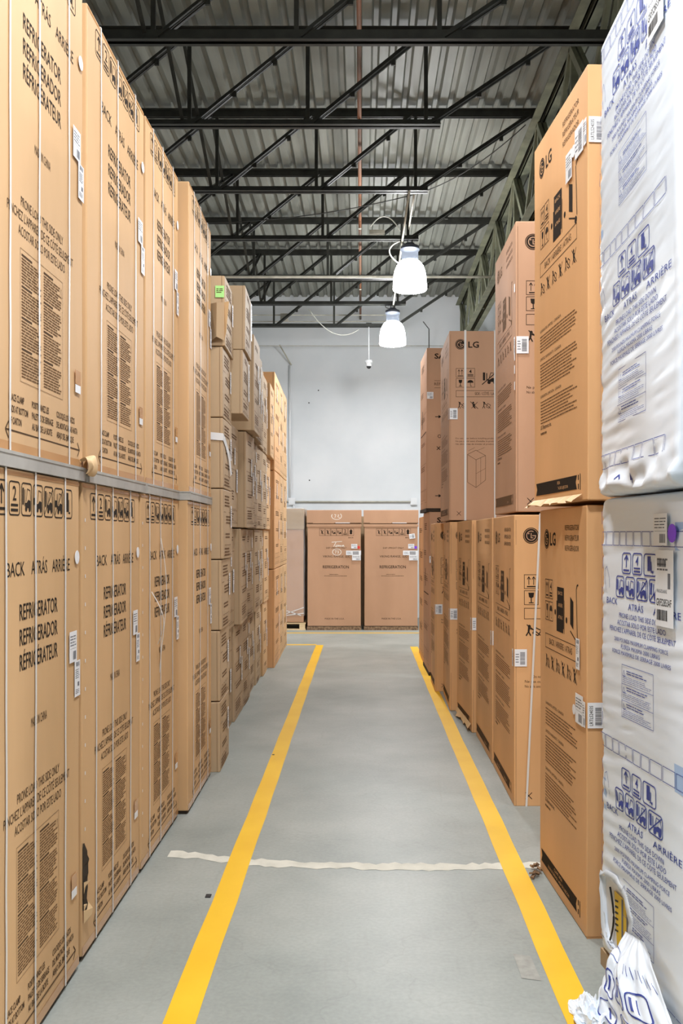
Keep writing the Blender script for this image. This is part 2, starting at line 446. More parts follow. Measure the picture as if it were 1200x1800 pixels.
def art_lg_back(W=.72, bg='kraft_orange', k='ink', label='BACK / ARRIÈRE / ATRÁS'):
    P = Print(); s = W/.72
    logo_round(P, .125*s, 1.64, .047, k, bg)
    P.text('LG', .185*s, 1.610, .062, width=.10, mat=k, bold=.02)
    for i, t in enumerate(('REFRIGERATOR', 'RÉFRIGÉRATEUR', 'REFRIGERADOR')):
        P.text(t, .42*s, 1.680-i*.045, .023, width=.20*s, mat='ink_mid' if k == 'ink' else k)
    for j in range(2):
        for i in range(2):
            x = .10*s+i*.066*s; y = 1.355-j*.105; P.frame(x, y, .062*s, .092, .003, k)
            (ic_up2 if (i, j) == (0, 0) else ic_glass if (i, j) == (0, 1) else ic_umbrella if j else (lambda P, x, y, w, h, m: ic_num(P, '4', x, y, w, h, m)))(P, x, y, .062*s, .092, k)
    P.rect(.30*s, 1.235, .105*s, .185, k); P.rect(.29*s, 1.215, .105*s, .14, k)
    for i, t in enumerate(('BACK', 'ARRIÈRE', 'ATRÁS')): P.text(t, .352*s, 1.385-i*.055, .016, width=.07*s, align='c', mat=bg, layer=1)
    P.disc(.268*s, 1.30, .013, k); P.rect(.41*s, 1.215, .004, .15, k)
    P.poly([(.50*s, 1.27), (.545*s, 1.25), (.545*s, 1.37), (.50*s, 1.39)], k)
    P.line(.60*s, 1.215, .585*s, 1.43, .007, k); P.arc(.605*s, 1.43, .02, .007, 60, 180, k, n=8)
    P.line(.50*s, 1.24, .60*s, 1.2, .006, k); P.disc(.585*s, 1.2, .016, k); P.disc(.445*s, 1.28, .014, k)
    P.frame(.097*s, 1.115, .50*s, .07, .003, k)
    P.text(label, .347*s, 1.138, .028, width=.36*s, align='c', mat='ink_mid' if k == 'ink' else k)
    for i in range(6): ic_cross(P, (.10+i*.086)*s, 1.015, .07*s, .075, k) if i % 2 else ic_man(P, (.10+i*.086)*s, 1.015, .075*s, .075, k)
    y = .86
    for b, n in enumerate((6, 9, 8)):
        P.text(('GARANTIE LIMITEE - CANADA', 'LIMITED WARRANTY - CANADA', 'GARANTIA LIMITADA - CANADA')[b], .10*s, y-.018, .013, width=.3*s, mat='ink_mid')
        P.fine(.10*s, y-.03-n*.0145, .50*s, n*.0145, n, seed=40+b, fill=.35); y -= .05+n*.0145
    P.text('LG Electronics Inc.', .10*s, y-.005, .02, width=.16*s, mat='ink_mid', bold=.01); P.fine(.10*s, y-.035, .09*s, .02, 1, 7)
    # clamp bar
    P.poly([(.03*s, .112), (.60*s, .112), (.585*s, .082), (.60*s, .052), (.03*s, .052), (.045*s, .082)], k)
    P.text('CLAMP AREA', .32*s, .088, .014, width=.13*s, align='c', mat=bg, layer=1)
    P.text('ZONE DE SERRAGE / AREA DE SUJECION', .32*s, .064, .013, width=.34*s, align='c', mat=bg, layer=1)
    P.rect(.635*s, .048, .008, .068, k); P.rect(.612*s, .09, .012, .022, k); P.rect(.612*s, .052, .012, .022, k)
    return P

def art_lg_side(bg='kraft_rose', wide=True):
    P = Print(); k = 'ink'
    logo_round(P, .105, 1.655, .049, k, bg)
    if wide: P.text('LG', .178, 1.625, .058, width=.10, mat=k, bold=.02)
    if wide:
        for j in range(2):
            for i in range(2):
                x = .063+i*.093; y = 1.345-j*.095; P.frame(x, y, .085, .085, .003, k)
                (ic_up2 if (i, j) == (0, 0) else ic_glass if (i, j) == (0, 1) else ic_umbrella if j else (lambda P, x, y, w, h, m: ic_num(P, '4', x, y, w, h, m)))(P, x, y, .085, .085, k)
        ic_truck(P, .30, 1.265, .16, .15, k, clamp=True, no=True, t=.008)
        P.frame(.063, 1.16, .42, .062, .003, k); P.text('SIDE / CÔTÉ / LADO', .24, 1.178, .026, width=.22, mat=k)
        for i in range(4): (ic_man if i % 2 == 0 else ic_cross)(P, .075+i*.115, 1.045, .09, .075, k)
        for i, t in enumerate(('Do not open before installing product.', "Ne pas ouvrir avant d'installer le produit.", 'No abra antes de instalar el producto.')):
            P.text(t, .25, .765-i*.027, .013, width=.38, align='c', mat='ink_mid')
        A = [(.17, .62), (.25, .66), (.34, .61), (.25, .57)]
        P.pline(A, .003, 'ink_mid', close=True)
        P.pline([(.17, .62), (.17, .36), (.25, .31), (.34, .38), (.34, .61)], .003, 'ink_mid'); P.line(.25, .57, .25, .31, .003, 'ink_mid')
        P.line(.295, .59, .295, .345, .002, 'ink_mid'); P.line(.25, .44, .34, .49, .002, 'ink_mid')
        for x0, x1 in ((.18, .24), (.26, .33)): P.line(x0, .655, x1, .685, .002, 'ink_mid')
    else:
        ys = (1.330, 1.232)
        for y, f in zip(ys, (ic_up2, ic_glass)):
            P.frame(.062, y, .088, .088, .003, k); f(P, .062, y, .088, .088, k); P.frame(.165, y, .088, .088, .003, k)
        ic_num(P, '4', .165, ys[0], .088, .088, k); ic_umbrella(P, .165, ys[1], .088, .088, k)
        P.frame(.062, 1.145, .34, .068, .003, k)
        ic_man(P, .065, 1.035, .11, .08, k, t=.006); ic_cross(P, .20, 1.035, .09, .08, k)
        for i, t in enumerate(('Do not open before installing product.', "Ne pas ouvrir avant d'installer", 'No abra antes de instalar el producto.')):
            P.text(t, .066+(.05 if i == 0 else 0), .785-i*.030, .016, width=.3, mat='ink_mid')
    P.line(.07, .045, .11, .085, .004, k); P.line(.07, .085, .11, .045, .004, k)
    P.line(.012, .0, .012, 1.75, .0015, 'ink_faded')
    return P

def art_blue(k=1.0):
    """one repeat (.78 m) of the printed film; k squeezes it across, v from the strip under the warning panel"""
    P = Print(); b = 'blue'
    x = .02
    for i, wd in enumerate((.06, .09, .075, .075, .08, .085, .09, .12, .12, .12)):
        P.frame(x*k, .0, (wd-.008)*k, .052, .0022, b); x += wd
    x = .27
    for i in range(3):
        wi = (.10, .105, .13)[i]; P.frame(x*k, .668, wi*k, .078, .0045, b, r=.015)
        if i == 0: ic_arrow(P, x*k, .668, wi*k, .078, b, .007)
        elif i == 1: ic_num(P, '4', x*k, .668, wi*k, .078, b)
        else: ic_fridge(P, x*k, .668, wi*k, .078, b)
        x += wi+.014
    x = .20
    for i in range(4):
        wi = (.095, .105, .115, .135)[i]; P.frame(x*k, .580, wi*k, .080, .0045, b, r=.015)
        ic_truck(P, x*k, .580, wi*k, .080, b, clamp=i != 1, no=i > 1, t=.005); x += wi+.014
    for t, xx, yy, wd in (('BACK', .09, .552, .13), ('ATRÁS', .34, .540, .16), ('ARRIÈRE', .60, .540, .26)):
        P.text(t, xx*k, yy, .023, width=wd*k, mat=b)
    for i, t in enumerate(('PRONE LOAD THIS SIDE DOWN', 'ACOSTAR SOLO POR ESTE LADO', "PENCHEZ L'APPAREIL DE CE CÔTÉ SEULEMENT")):
        P.text(t, .47*k, .507-i*.027, .018, width=(.46, .50, .68)[i]*k, align='c', mat=b)
    for i, t in enumerate(('2000 POUNDS MAXIMUM CLAMPING FORCE', 'FUERZA MAXIMA 2000 LIBRAS', 'FORCE MAXIMALE DE SERRAGE 2000 LIVRES')):
        P.text(t, .47*k, .419-i*.023, .0145, width=(.56, .40, .60)[i]*k, align='c', mat=b)
    P.frame(.28*k, .15, .33*k, .19, .0018, b)
    for i in range(3):
        y = .322-i*.060
        P.pline([(.287*k, y-.022), (.302*k, y-.002), (.317*k, y-.022)], .0016, b, close=True)
        P.fine(.33*k, y-.015, .22*k, .018, 2, seed=i, mat=b, fill=.35); P.fine(.29*k, y-.046, .30*k, .026, 4, seed=20+i, mat=b, fill=.22)
        if i < 2: P.line(.28*k, y-.052, .61*k, y-.052, .0015, b)
    P.pline([(.06, .60), (.045, .64), (.05, .68), (.07, .69), (.09, .65), (.095, .61)], .002, b)
    P.line(.02, .06, .02, .77, .0015, b)
    for i in range(6): P.rect(.018, .08+i*.12, .004, .05, b)
    P.rect(.80*k, -.01, .14*k, .09, 'blue_pale', -1)
    return P

# ------------------------------------------------------------------ carton solid
def coords(L, r, step):
    n = max(2, int(round((L-2*r)/step)))
    return [-L/2, -L/2+r*.35, -L/2+r]+[-L/2+r+(L-2*r)*i/n for i in range(1, n)]+[L/2-r, L/2-r*.35, L/2]

def wob(p, amp, seed):
    n = noise.noise_vector(Vector((p[0]*2.2+seed*7.1, p[1]*2.2, p[2]*1.6)))
    return Vector(p)+Vector(n)*amp

def carton_mb(wx, dy, h, mat, prints, r=.006, step=.12, amp=.0025, seed=0, lift=.0009, flaps=True, disp=None, skip=None, zstep=None):
    """rounded carton, base at z=0, centred in x and y; prints = {face: Print}"""
    mb = MB()
    D = disp or (lambda p: wob(p, amp, seed))
    X = coords(wx, r, step); Y = coords(dy, r, step); Z = [z+h/2 for z in coords(h, r, zstep or step)]
    def rnd(p):
        q = Vector((max(-wx/2+r, min(wx/2-r, p[0])), max(-dy/2+r, min(dy/2-r, p[1])), max(r, min(h-r, p[2]))))
        d = Vector(p)-q
        if d.length > 1e-6: return q+d.normalized()*r
        return Vector(p)
    def grid(A, B, fn, flip, name):
        vs = [D(rnd(fn(a, b))) for a in A for b in B]; nb = len(B); fs = []
        for i in range(len(A)-1):
            for j in range(nb-1):
                f = (i*nb+j, (i+1)*nb+j, (i+1)*nb+j+1, i*nb+j+1)
                if skip and skip(name, (A[i]+A[i+1])/2, (B[j]+B[j+1])/2): continue
                fs.append(f[::-1] if flip else f)
        mb.add(vs, fs, mat)
    grid(Y, Z, lambda a, b: (wx/2, a, b), False, 'px'); grid(Y, Z, lambda a, b: (-wx/2, a, b), True, 'nx')
    grid(X, Z, lambda a, b: (a, -dy/2, b), False, 'ny'); grid(X, Z, lambda a, b: (a, dy/2, b), True, 'py')
    grid(X, Y, lambda a, b: (a, b, h), False, 'pz'); grid(X, Y, lambda a, b: (a, b, 0), True, 'nz')
    maps = {'px': lambda u, v, o: (wx/2+o, -dy/2+u, v), 'nx': lambda u, v, o: (-wx/2-o, dy/2-u, v), 'ny': lambda u, v, o: (-wx/2+u, -dy/2-o, v)}
    for face, P in prints.items():
        W = wx if face == 'ny' else dy
        for vs, fs, m, layer in P.items:
            if skip:
                cx = sum(a for a, b in vs)/len(vs); cy = sum(b for a, b in vs)/len(vs)
                if skip(face, dy/2-cx if face == 'nx' else cx-dy/2, cy): continue
            if face in ('nx', 'px', 'ny'):
                vs = [(min(max(a, .001), W-.001), min(max(b, .001), h-.001)) for a, b in vs]
            off = lift*(1+layer*.6)
            mb.add([D(maps[face](a, b, off)) for a, b in vs], fs, m)
    return mb

def face_place(side, Xn, Xf, Z0, Z1, wx):
    """centre and rotation so the aisle face runs from (Xn,Z0) to (Xf,Z1)"""
    th = -math.atan2(Xf-Xn, Z1-Z0); mx, my = (Xn+Xf)/2, (Z0+Z1)/2
    nx, ny = math.cos(th), math.sin(th)
    s = -1 if side == 'L' else 1
    return (mx+s*nx*wx/2, my+s*ny*wx/2), th, math.hypot(Xf-Xn, Z1-Z0)

def strap_loop(wx, h, y, w=.010, o=.004, mat='strap', jit=0.0, axis='y'):
    """flat band round the carton (front, top, back, base)"""
    mb = MB(); t = .0015
    pts = [(wx/2, 0), (wx/2, h), (-wx/2, h), (-wx/2, 0)]
    R = random.Random(int(y*1000)+int(h*10))
    n = 10
    def ring(p, ny):   # outer and inner verts
        return p
    segs = []
    for k in range(n+1):
        z = h*k/n; segs.append((wx/2+o, z, y+R.uniform(-jit, jit)))
    for k in range(n):
        (x0, z0, y0), (x1, z1, y1) = segs[k], segs[k+1]
        mb.bar((x0, y0, z0), (x1, y1, z1), t, w, mat, up=(0, 1, 0))
    yt = segs[-1][2]; yb = segs[0][2]
    mb.bar((wx/2+o, yt, h+.001), (-wx/2-o, yt, h+.001), w, t, mat)
    mb.bar((-wx/2-o, yt, h), (-wx/2-o, yb, 0), t, w, mat, up=(0, 1, 0))
    return mb

def label_mesh(w, h, kind='ship', seed=1):
    """white sticker lying in local y(u) z(v), facing +x; origin lower-left"""
    mb = MB(); t = .0008
    mb.box(0, t, 0, w, 0, h, 'white_label')
    P = Print(); g = 'grey_ink'
    if kind == 'ship':
        P.barcode(w*.45, h*.08, w*.45, h*.28, seed, g); P.fine(w*.08, h*.52, w*.84, h*.38, 4, seed, g, fill=.35); P.line(w*.08, h*.45, w*.92, h*.45, .001, g)
    elif kind == 'long':
        P.barcode(w*.25, h*.84, w*.6, h*.12, seed, g); P.fine(w*.12, h*.5, w*.7, h*.28, 5, seed, g, fill=.35); P.rect(w*.5, h*.28, w*.3, h*.12, g); P.fine(w*.12, h*.08, w*.7, h*.14, 3, seed+5, g, fill=.35)
    elif kind == 'bar':
        P.barcode(w*.45, h*.12, w*.4, h*.72, seed, g, vertical=True); P.fine(w*.08, h*.2, w*.3, h*.6, 4, seed, g, fill=.3)
    elif kind == 'model':
        P.fine(w*.1, h*.72, w*.6, h*.2, 3, seed, g, fill=.35); P.barcode(w*.1, h*.78, w*.5, h*.1, 3, g)
        P.text('FRIGIDAIRE', w*.08, h*.44, h*.045, width=w*.58, mat=g)
        P.text('GRFS2853AF', w*.06, h*.27, h*.095, width=w*.84, mat='ink', bold=.01); P.barcode(w*.08, h*.08, w*.6, h*.14, seed, 'ink')
        P.rect(w*.7, h*.5, w*.14, h*.2, g)
    elif kind == 'lr':
        P.barcode(w*.42, h*.1, w*.35, h*.7, seed, 'grey_ink', vertical=True)
    for vs, fs, m, l in P.items: mb.add([(t+.0005, a, b) for a, b in vs], fs, m)
    if kind == 'lr':
        vs, fs, x0, x1 = text_poly('LRTLS2403S', 0); k = h*.78/(x1-x0)
        mb.add([(t+.0005, w*.3-v[1]*k*1.3, h*.1+(v[0]-x0)*k) for v in vs], fs, 'ink')
    return mb

def stick(mb, name, parent, face, wx, dy, u, v, o=.005, label=None):
    ob = mb.build(name, parent)
    if face == 'px': ob.location = (wx/2+o, -dy/2+u, v)
    elif face == 'nx': ob.location = (-wx/2-o, dy/2-u, v); ob.rotation_euler = (0, 0, math.pi)
    elif face == 'ny': ob.location = (-wx/2+u, -dy/2-o, v); ob.rotation_euler = (0, 0, -math.pi/2)
    if label: ob['label'] = label
    return ob

def round_sticker(r=.025, mat='white_label'):
    mb = MB(); n = 20
    vs = [(.0008, r*math.cos(2*math.pi*k/n), r*math.sin(2*math.pi*k/n)) for k in range(n)]+[(0, r*math.cos(2*math.pi*k/n), r*math.sin(2*math.pi*k/n)) for k in range(n)]
    mb.add(vs, [tuple(range(n))]+[(k, n+k, n+(k+1) % n, (k+1) % n) for k in range(n)], mat)
    return mb

# ------------------------------------------------------------------ the building
def struct(name, mb, parent=None, smooth=False):
    o = mb.build(name, parent, smooth=smooth); o['kind'] = 'structure'; return o
XL, XR, YB, YF, ZD = -9.0, 9.0, -8.0, 18.3, 6.42
mb = MB(); mb.box(XL, XR, YB, YF, -.2, 0, 'floor'); struct('floor', mb)
mb = MB(); mb.box(XL-.2, XR+.2, YF, YF+.2, -.2, 7, 'wall'); struct('wall_back', mb)
mb = MB(); mb.box(XL-.2, XL, YB, YF, -.2, 7, 'wall'); struct('wall_left', mb)
mb = MB(); mb.box(XR, XR+.2, YB, YF, -.2, 7, 'wall'); struct('wall_right', mb)
mb = MB(); mb.box(XL-.2, XR+.2, YB-.2, YB, -.2, 7, 'wall'); struct('wall_front', mb)
# ribbed steel deck
mb = MB(); p = .17; pts = []; x = XL
while x < XR:
    pts += [(x, ZD), (x+p*.50, ZD), (x+p*.62, ZD+.045), (x+p*.88, ZD+.045)]; x += p
pts.append((x, ZD))
vs = []; fs = []
for (a, z) in pts: vs += [(a, YB, z), (a, YF, z)]
for i in range(len(pts)-1): fs.append((2*i, 2*i+1, 2*i+3, 2*i+2))
mb.add(vs, fs, 'deck'); mb.box(XL, XR+.2, YB, YF, ZD+.05, ZD+.12, 'deck')
struct('ceiling', mb)

# painted aisle stripes
def stripe(pts, wd, label):
    m = MB(); vs = []; n = len(pts)
    R = random.Random(3)
    for i, (x, y) in enumerate(pts):
        d = Vector((pts[min(i+1, n-1)][0]-pts[max(i-1, 0)][0], pts[min(i+1, n-1)][1]-pts[max(i-1, 0)][1])).normalized()
        a = Vector((d.y, -d.x))*wd/2
        j = R.uniform(-.003, .003)
        vs += [(x-a.x+j, y-a.y, 0.0), (x+a.x+j, y+a.y, 0.0), (x-a.x+j, y-a.y, .002), (x+a.x+j, y+a.y, .002)]
    fs = []
    for i in range(n-1):
        b = 4*i; fs += [(b+2, b+3, b+7, b+6), (b, b+2, b+6, b+4), (b+3, b+1, b+5, b+7)]
    m.add(vs, fs, 'yellow'); o = m.build('floor_stripe'); tag(o, label, 'floor marking')
def interp(x0, y0, x1, y1, n=30): return [(x0+(x1-x0)*i/n, y0+(y1-y0)*i/n) for i in range(n+1)]
stripe(interp(-.616, 1.2, -.628, 13.75), .112, 'yellow painted floor stripe along the left side of the aisle')
stripe(interp(.752, 1.2, .776, 13.55), .112, 'yellow painted floor stripe along the right side of the aisle')
stripe(interp(-4.0, 15.45, 3.5, 15.45), .10, 'thin yellow cross stripe in front of the far end cartons')
stripe(interp(-4.0, 13.80, -.68, 13.80), .10, 'yellow cross stripe meeting the far end of the left aisle stripe')

# old pale filler line, scuffs
def ribbon(pts, wds, mat, name, label, cat, z=.0012):
    m = MB(); vs = []
    for (x, y), wd in zip(pts, wds): vs += [(x, y-wd/2, z), (x, y+wd/2, z)]
    m.add(vs, [(2*i, 2*i+2, 2*i+3, 2*i+1) for i in range(len(pts)-1)], mat); return tag(m.build(name), label, cat)
R = random.Random(5); pts = []; wds = []
for i in range(61):
    x = -1.0+1.95*i/60; pts.append((x, 4.62+.10*math.exp(-((x+1.0)/.35)**2)-.05*math.sin((x+.6)*1.6)+R.uniform(-.012, .012))); wds.append(.085+R.uniform(-.02, .02))
ribbon(pts, wds, 'patch', 'floor_patch', 'pale crack filler line running across the concrete aisle floor', 'floor patch')
m = MB(); m.add([(.600, 3.42, .0012), (.67, 3.40, .0012), (.665, 3.60, .0012), (.60, 3.62, .0012)], [(0, 1, 2, 3)], 'patch_dark')
tag(m.build('floor_patch'), 'small grey tape residue patch on the floor beside the right stripe', 'floor patch')
m = MB(); m.box(-.715, -.690, 4.18, 4.215, 0, .004, 'black'); tag(m.build('plastic_scrap'), 'small black plastic scrap on the floor beside the left stripe', 'litter')
m = MB(); m.box(-.672, -.655, 6.88, 6.9, 0, .004, 'black'); tag(m.build('plastic_scrap'), 'tiny dark scrap on the floor farther along the left stripe', 'litter')

# ------------------------------------------------------------------ roof steel
def joist(full=False, x_right=1.93):
    root = empty('roof_joist')
    zb, zt = 5.49, 6.33; h = .09 if full else .06
    xe = x_right if full else .735
    def chord(name, x0, x1, z, hh):
        m = MB()
        m.box(x0, x1, -.055, -.012, z-hh/2, z-hh/2+.008, 'steel'); m.box(x0, x1, .012, .055, z-hh/2, z-hh/2+.008, 'steel')
        m.box(x0, x1, -.020, -.012, z-hh/2, z+hh/2, 'steel'); m.box(x0, x1, .012, .020, z-hh/2, z+hh/2, 'steel')
        return m.build(name, root)
    chord('bottom_chord', -9, xe, zb, h)
    m = MB()
    m.box(-9, x_right, -.06, -.012, zt+.025, zt+.035, 'steel'); m.box(-9, x_right, .012, .06, zt+.025, zt+.035, 'steel')
    m.box(-9, x_right, -.022, -.012, zt-.045, zt+.03, 'steel'); m.box(-9, x_right, .012, .022, zt-.045, zt+.03, 'steel')
    m.build('top_chord', root)
    xs = [.60-1.10*i for i in range(9)]
    for i, x in enumerate(xs):
        m = MB(); m.box(x-.018, x+.018, -.012, .012, zb-.02, zt, 'steel'); m.build('vertical', root)
        m = MB(); xt = x+1.08 if i else 1.90
        m.bar((x+.04, -.014, zb), (xt-.02, -.014, zt-.01), .006, .045, 'steel'); m.bar((x+.04, .014, zb), (xt-.02, .014, zt-.01), .006, .045, 'steel')
        m.bar((x+.04, -.03, zb-.02), (xt-.02, -.03, zt-.03), .034, .006, 'steel'); m.bar((x+.04, .03, zb-.02), (xt-.02, .03, zt-.03), .034, .006, 'steel')
        for k in (.35, .7): m.box(x+.04+(xt-x)*k-.02, x+.04+(xt-x)*k+.02, -.01, .01, zb+(zt-zb)*k-.05, zb+(zt-zb)*k, 'steel')
        m.build('diagonal', root)
    return root
JY = [7.03+1.61*(k-3) if k < 3 else None for k in range(3)]
JZ = [-4.24, -2.63, -1.02, .59, 2.20, 3.81, 5.42]
j0 = joist(); jf = joist(full=True)
order = ['first', 'second', 'third', 'fourth', 'fifth', 'sixth', 'seventh']
vis = [7.03, 8.51, 10.14, 11.80, 13.60, 15.12, 16.72]
lbls = ['dark steel roof joist nearest the camera, its bottom chord reaching the girder',
        'second dark steel roof joist from the camera, bottom chord ending short of the girder',
        'third dark steel roof joist from the camera, its bottom chord ending short',
        'dark steel roof joist from which the nearer hanging lamp is hung',
        'dark steel roof joist with a long pale conduit along its bottom chord',
        'dark steel roof joist from which the farther hanging lamp is hung',
        'dark steel roof joist closest to the back wall, dome camera rod hanging from it']
for k, y in enumerate(vis):
    if k == 0: o = jf
    elif k == 1: o = j0
    else: o = copy_tree(j0)
    o.location = (0, y, 0); tag(o, lbls[k], 'roof joist', 'steel joists under the roof deck')
for y in (3.81, 5.42):
    o = copy_tree(j0); o.location = (0, y, 0)
    tag(o, 'dark steel roof joist overhead outside the picture, %s' % ('nearly above the camera' if y < 4 else 'just before the first one seen'), 'roof joist', 'steel joists under the roof deck')
def joist_right():
    root = empty('roof_joist'); zb, zt = 5.49, 6.33
    m = MB(); m.box(2.07, 8.9, -.05, .05, zt-.04, zt+.035, 'steel'); m.build('top_chord', root)
    m = MB(); m.box(3.3, 8.9, -.05, .05, zb-.03, zb+.03, 'steel'); m.build('bottom_chord', root)
    for i in range(5):
        m = MB(); m.bar((3.4+1.1*i, 0, zb), (2.12+1.1*i, 0, zt), .03, .04, 'steel'); m.build('diagonal', root)
    return root
jr = joist_right()
for k, y in enumerate(vis):
    o = jr if k == 0 else copy_tree(jr)
    o.location = (0, y, 0); tag(o, 'dark steel roof joist beyond the girder on the right, %s from the camera' % order[k], 'roof joist', 'joists beyond the girder')

# cross bridging in the line of joists
allj = [5.42]+vis
m0 = None
for i in range(1, len(allj)-1):
    y = allj[i]
    for a, b, dn in ((y, allj[i-1], 'toward the camera'), (y, allj[i+1], 'away from the camera')):
        m = MB(); m.bar((-1.66, a, 5.50), (-1.66, b, 6.30), .03, .005, 'steel'); m.bar((-1.675, a, 5.51), (-1.675, b, 6.31), .005, .03, 'steel')
        o = m.build('bridging_angle'); tag(o, 'slim bridging angle rising %s from the foot of the %s roof joist' % (dn, order[i-1]), 'bridging', 'cross bridging between joists')

# truss girder on the right
root = empty('truss_girder', (2.0, 0, 0)); tag(root, 'dusty green steel truss girder running down the right side under the roof', 'girder')
def gch(name, z, hh):
    m = MB()
    for s in (-1, 1):
        m.box(s*.02, s*.12, -7.9, 18.25, z, z+.012, 'girder'); m.box(s*.02, s*.032, -7.9, 18.25, z, z+hh, 'girder')
    m.build(name, root)
gch('bottom_chord', 5.36, .12); gch('top_chord', 6.24, .12)
yy = 18.2; k = 0
while yy > 2:
    m = MB(); m.box(-.035, .035, yy-.03, yy+.03, 5.37, 6.25, 'girder'); m.build('vertical', root)
    m = MB(); m.bar((-.03, yy-.8, 5.40), (-.03, yy, 6.24), .04, .07, 'girder'); m.bar((.03, yy-.8, 5.40), (.03, yy, 6.24), .04, .07, 'girder'); m.build('diagonal', root)
    m = MB(); m.bar((-.03, yy-.8, 5.40), (-.03, yy-1.6, 6.24), .04, .07, 'girder'); m.bar((.03, yy-.8, 5.40), (.03, yy-1.6, 6.24), .04, .07, 'girder'); m.build('diagonal', root)
    yy -= 1.6
m = MB(); m.box(1.9, 2.1, 18.08, 18.28, 0, 5.36, 'girder'); m.box(1.85, 2.15, 18.03, 18.29, 5.30, 5.36, 'girder')
tag(m.build('steel_column'), 'green grey steel column standing at the back wall under the girder', 'column')
# slanted braces near the back
m = MB(); m.bar((2.0, 18.05, 4.5), (2.0, 16.9, 5.34), .06, .06, 'girder'); tag(m.build('steel_brace'), 'slanted steel brace below the girder near the back wall', 'brace')

# pipes and conduits
m = MB(); m.tube([(-.02, -7.8, 5.96), (-.02, 18.2, 5.96)], .021, 'rust'); spipe = m.build('sprinkler_pipe', smooth=True); tag(spipe, 'rusty brown sprinkler pipe running down the middle of the ceiling', 'pipe')
for y in (6.4, 9.4, 12.5, 15.6):
    m = MB(); m.tube([(0, 0, .0), (0, 0, -.09)], .010, 'rust'); m.lathe([(.022, -.10), (.022, -.092), (.004, -.09)], 'conduit', 12)
    o = m.build('sprinkler_head', spipe, loc=(-.02, y, 5.94))
m = MB(); m.tube([(.525, 10.05, 5.435), (.525, 15.3, 5.435)], .013, 'conduit'); tag(m.build('conduit', smooth=True), 'pale conduit running lengthwise under the joists to the lamps', 'conduit')
m = MB(); m.tube([(.61, 10.3, 5.60), (.61, 12.0, 5.60)], .011, 'conduit'); tag(m.build('conduit', smooth=True), 'short pale conduit beside the long one above the nearer lamp', 'conduit')
m = MB(); m.tube([(-8.9, 13.53, 5.475), (2.0, 13.53, 5.475)], .020, 'conduit'); tag(m.build('conduit', smooth=True), 'long pale conduit strapped across under a joist behind the nearer lamp', 'conduit')
m = MB(); m.tube([(-8.9, 16.9, 5.72), (.70, 16.9, 5.72)], .010, 'conduit'); tag(m.build('conduit', smooth=True), 'upper of two thin conduits crossing near the back wall', 'conduit')
m = MB(); m.tube([(-8.9, 16.9, 5.60), (.45, 16.9, 5.60)], .010, 'conduit'); tag(m.build('conduit', smooth=True), 'lower of two thin conduits crossing near the back wall', 'conduit')
m = MB(); m.tube([(-8.9, 18.0, 5.38), (2.5, 18.0, 5.38)], .006, 'conduit'); tag(m.build('conduit', smooth=True), 'thinnest conduit crossing just in front of the back wall', 'conduit')
m = MB(); m.box(-.07, .07, -.04, .04, -.07, .07, 'conduit'); o = m.build('junction_box', loc=(-1.42, 16.85, 5.66)); tag(o, 'square grey junction box on the two thin conduits near the roof', 'junction box')
m = MB(); m.tube([(-.05, 10.14+.05, 5.535), (-.10, 10.10, 5.54)], .01, 'conduit'); m.box(-.12, .12, -.02, .02, 0, .05, 'steel'); 
m = MB(); m.box(-.10, .10, -.035, .035, 0, .055, 'conduit'); o = m.build('lamp_ballast_box', loc=(.20, 11.78, 5.525)); tag(o, 'flat grey wiring box on the joist beside the nearer lamp', 'junction box')
def droop(name, a, b, sag, r, mat, label, n=16, bow=(0, 0)):
    m = MB(); pts = []
    for i in range(n+1):
        t = i/n; s = 4*t*(1-t); pts.append((a[0]+(b[0]-a[0])*t+bow[0]*s, a[1]+(b[1]-a[1])*t+bow[1]*s, a[2]+(b[2]-a[2])*t-sag*s))
    m.tube(pts, r, mat, 6); tag(m.build(name, smooth=True), label, 'cable')
droop('cable', (-.95, 16.6, 5.75), (-.05, 16.75, 5.42), .25, .008, 'cable_white', 'pale cable drooping under the last joist before the back wall')
droop('cable', (-2.3, 11.6, 5.62), (.62, 11.7, 6.0), .10, .006, 'cable', 'thin dark cable strung between joists above the nearer lamp')
droop('cable', (.62, 11.7, 6.0), (1.85, 10.3, 6.28), .12, .006, 'cable', 'thin dark cable rising to the right towards the girder')
droop('cable', (.12, 11.75, 5.62), (.50, 11.75, 5.56), -.16, .007, 'cable_white', 'white cable arching over the wiring box of the nearer lamp', bow=(0, 0))
droop('cable', (.50, 11.8, 5.45), (.48, 11.85, 5.18), -.02, .008, 'cable_white', 'white cable looping down beside the nearer lamp', bow=(-.13, 0))
m = MB(); m.tube([(1.15, 17.0, 5.62), (1.30, 17.6, 5.62), (1.33, 18.0, 5.30), (1.33, 18.2, 5.15), (1.60, 18.24, 5.10), (1.86, 18.24, 5.08)], .009, 'cable', 6)
tag(m.build('cable', smooth=True), 'dark cable bending down the back wall right of the lamps', 'cable')

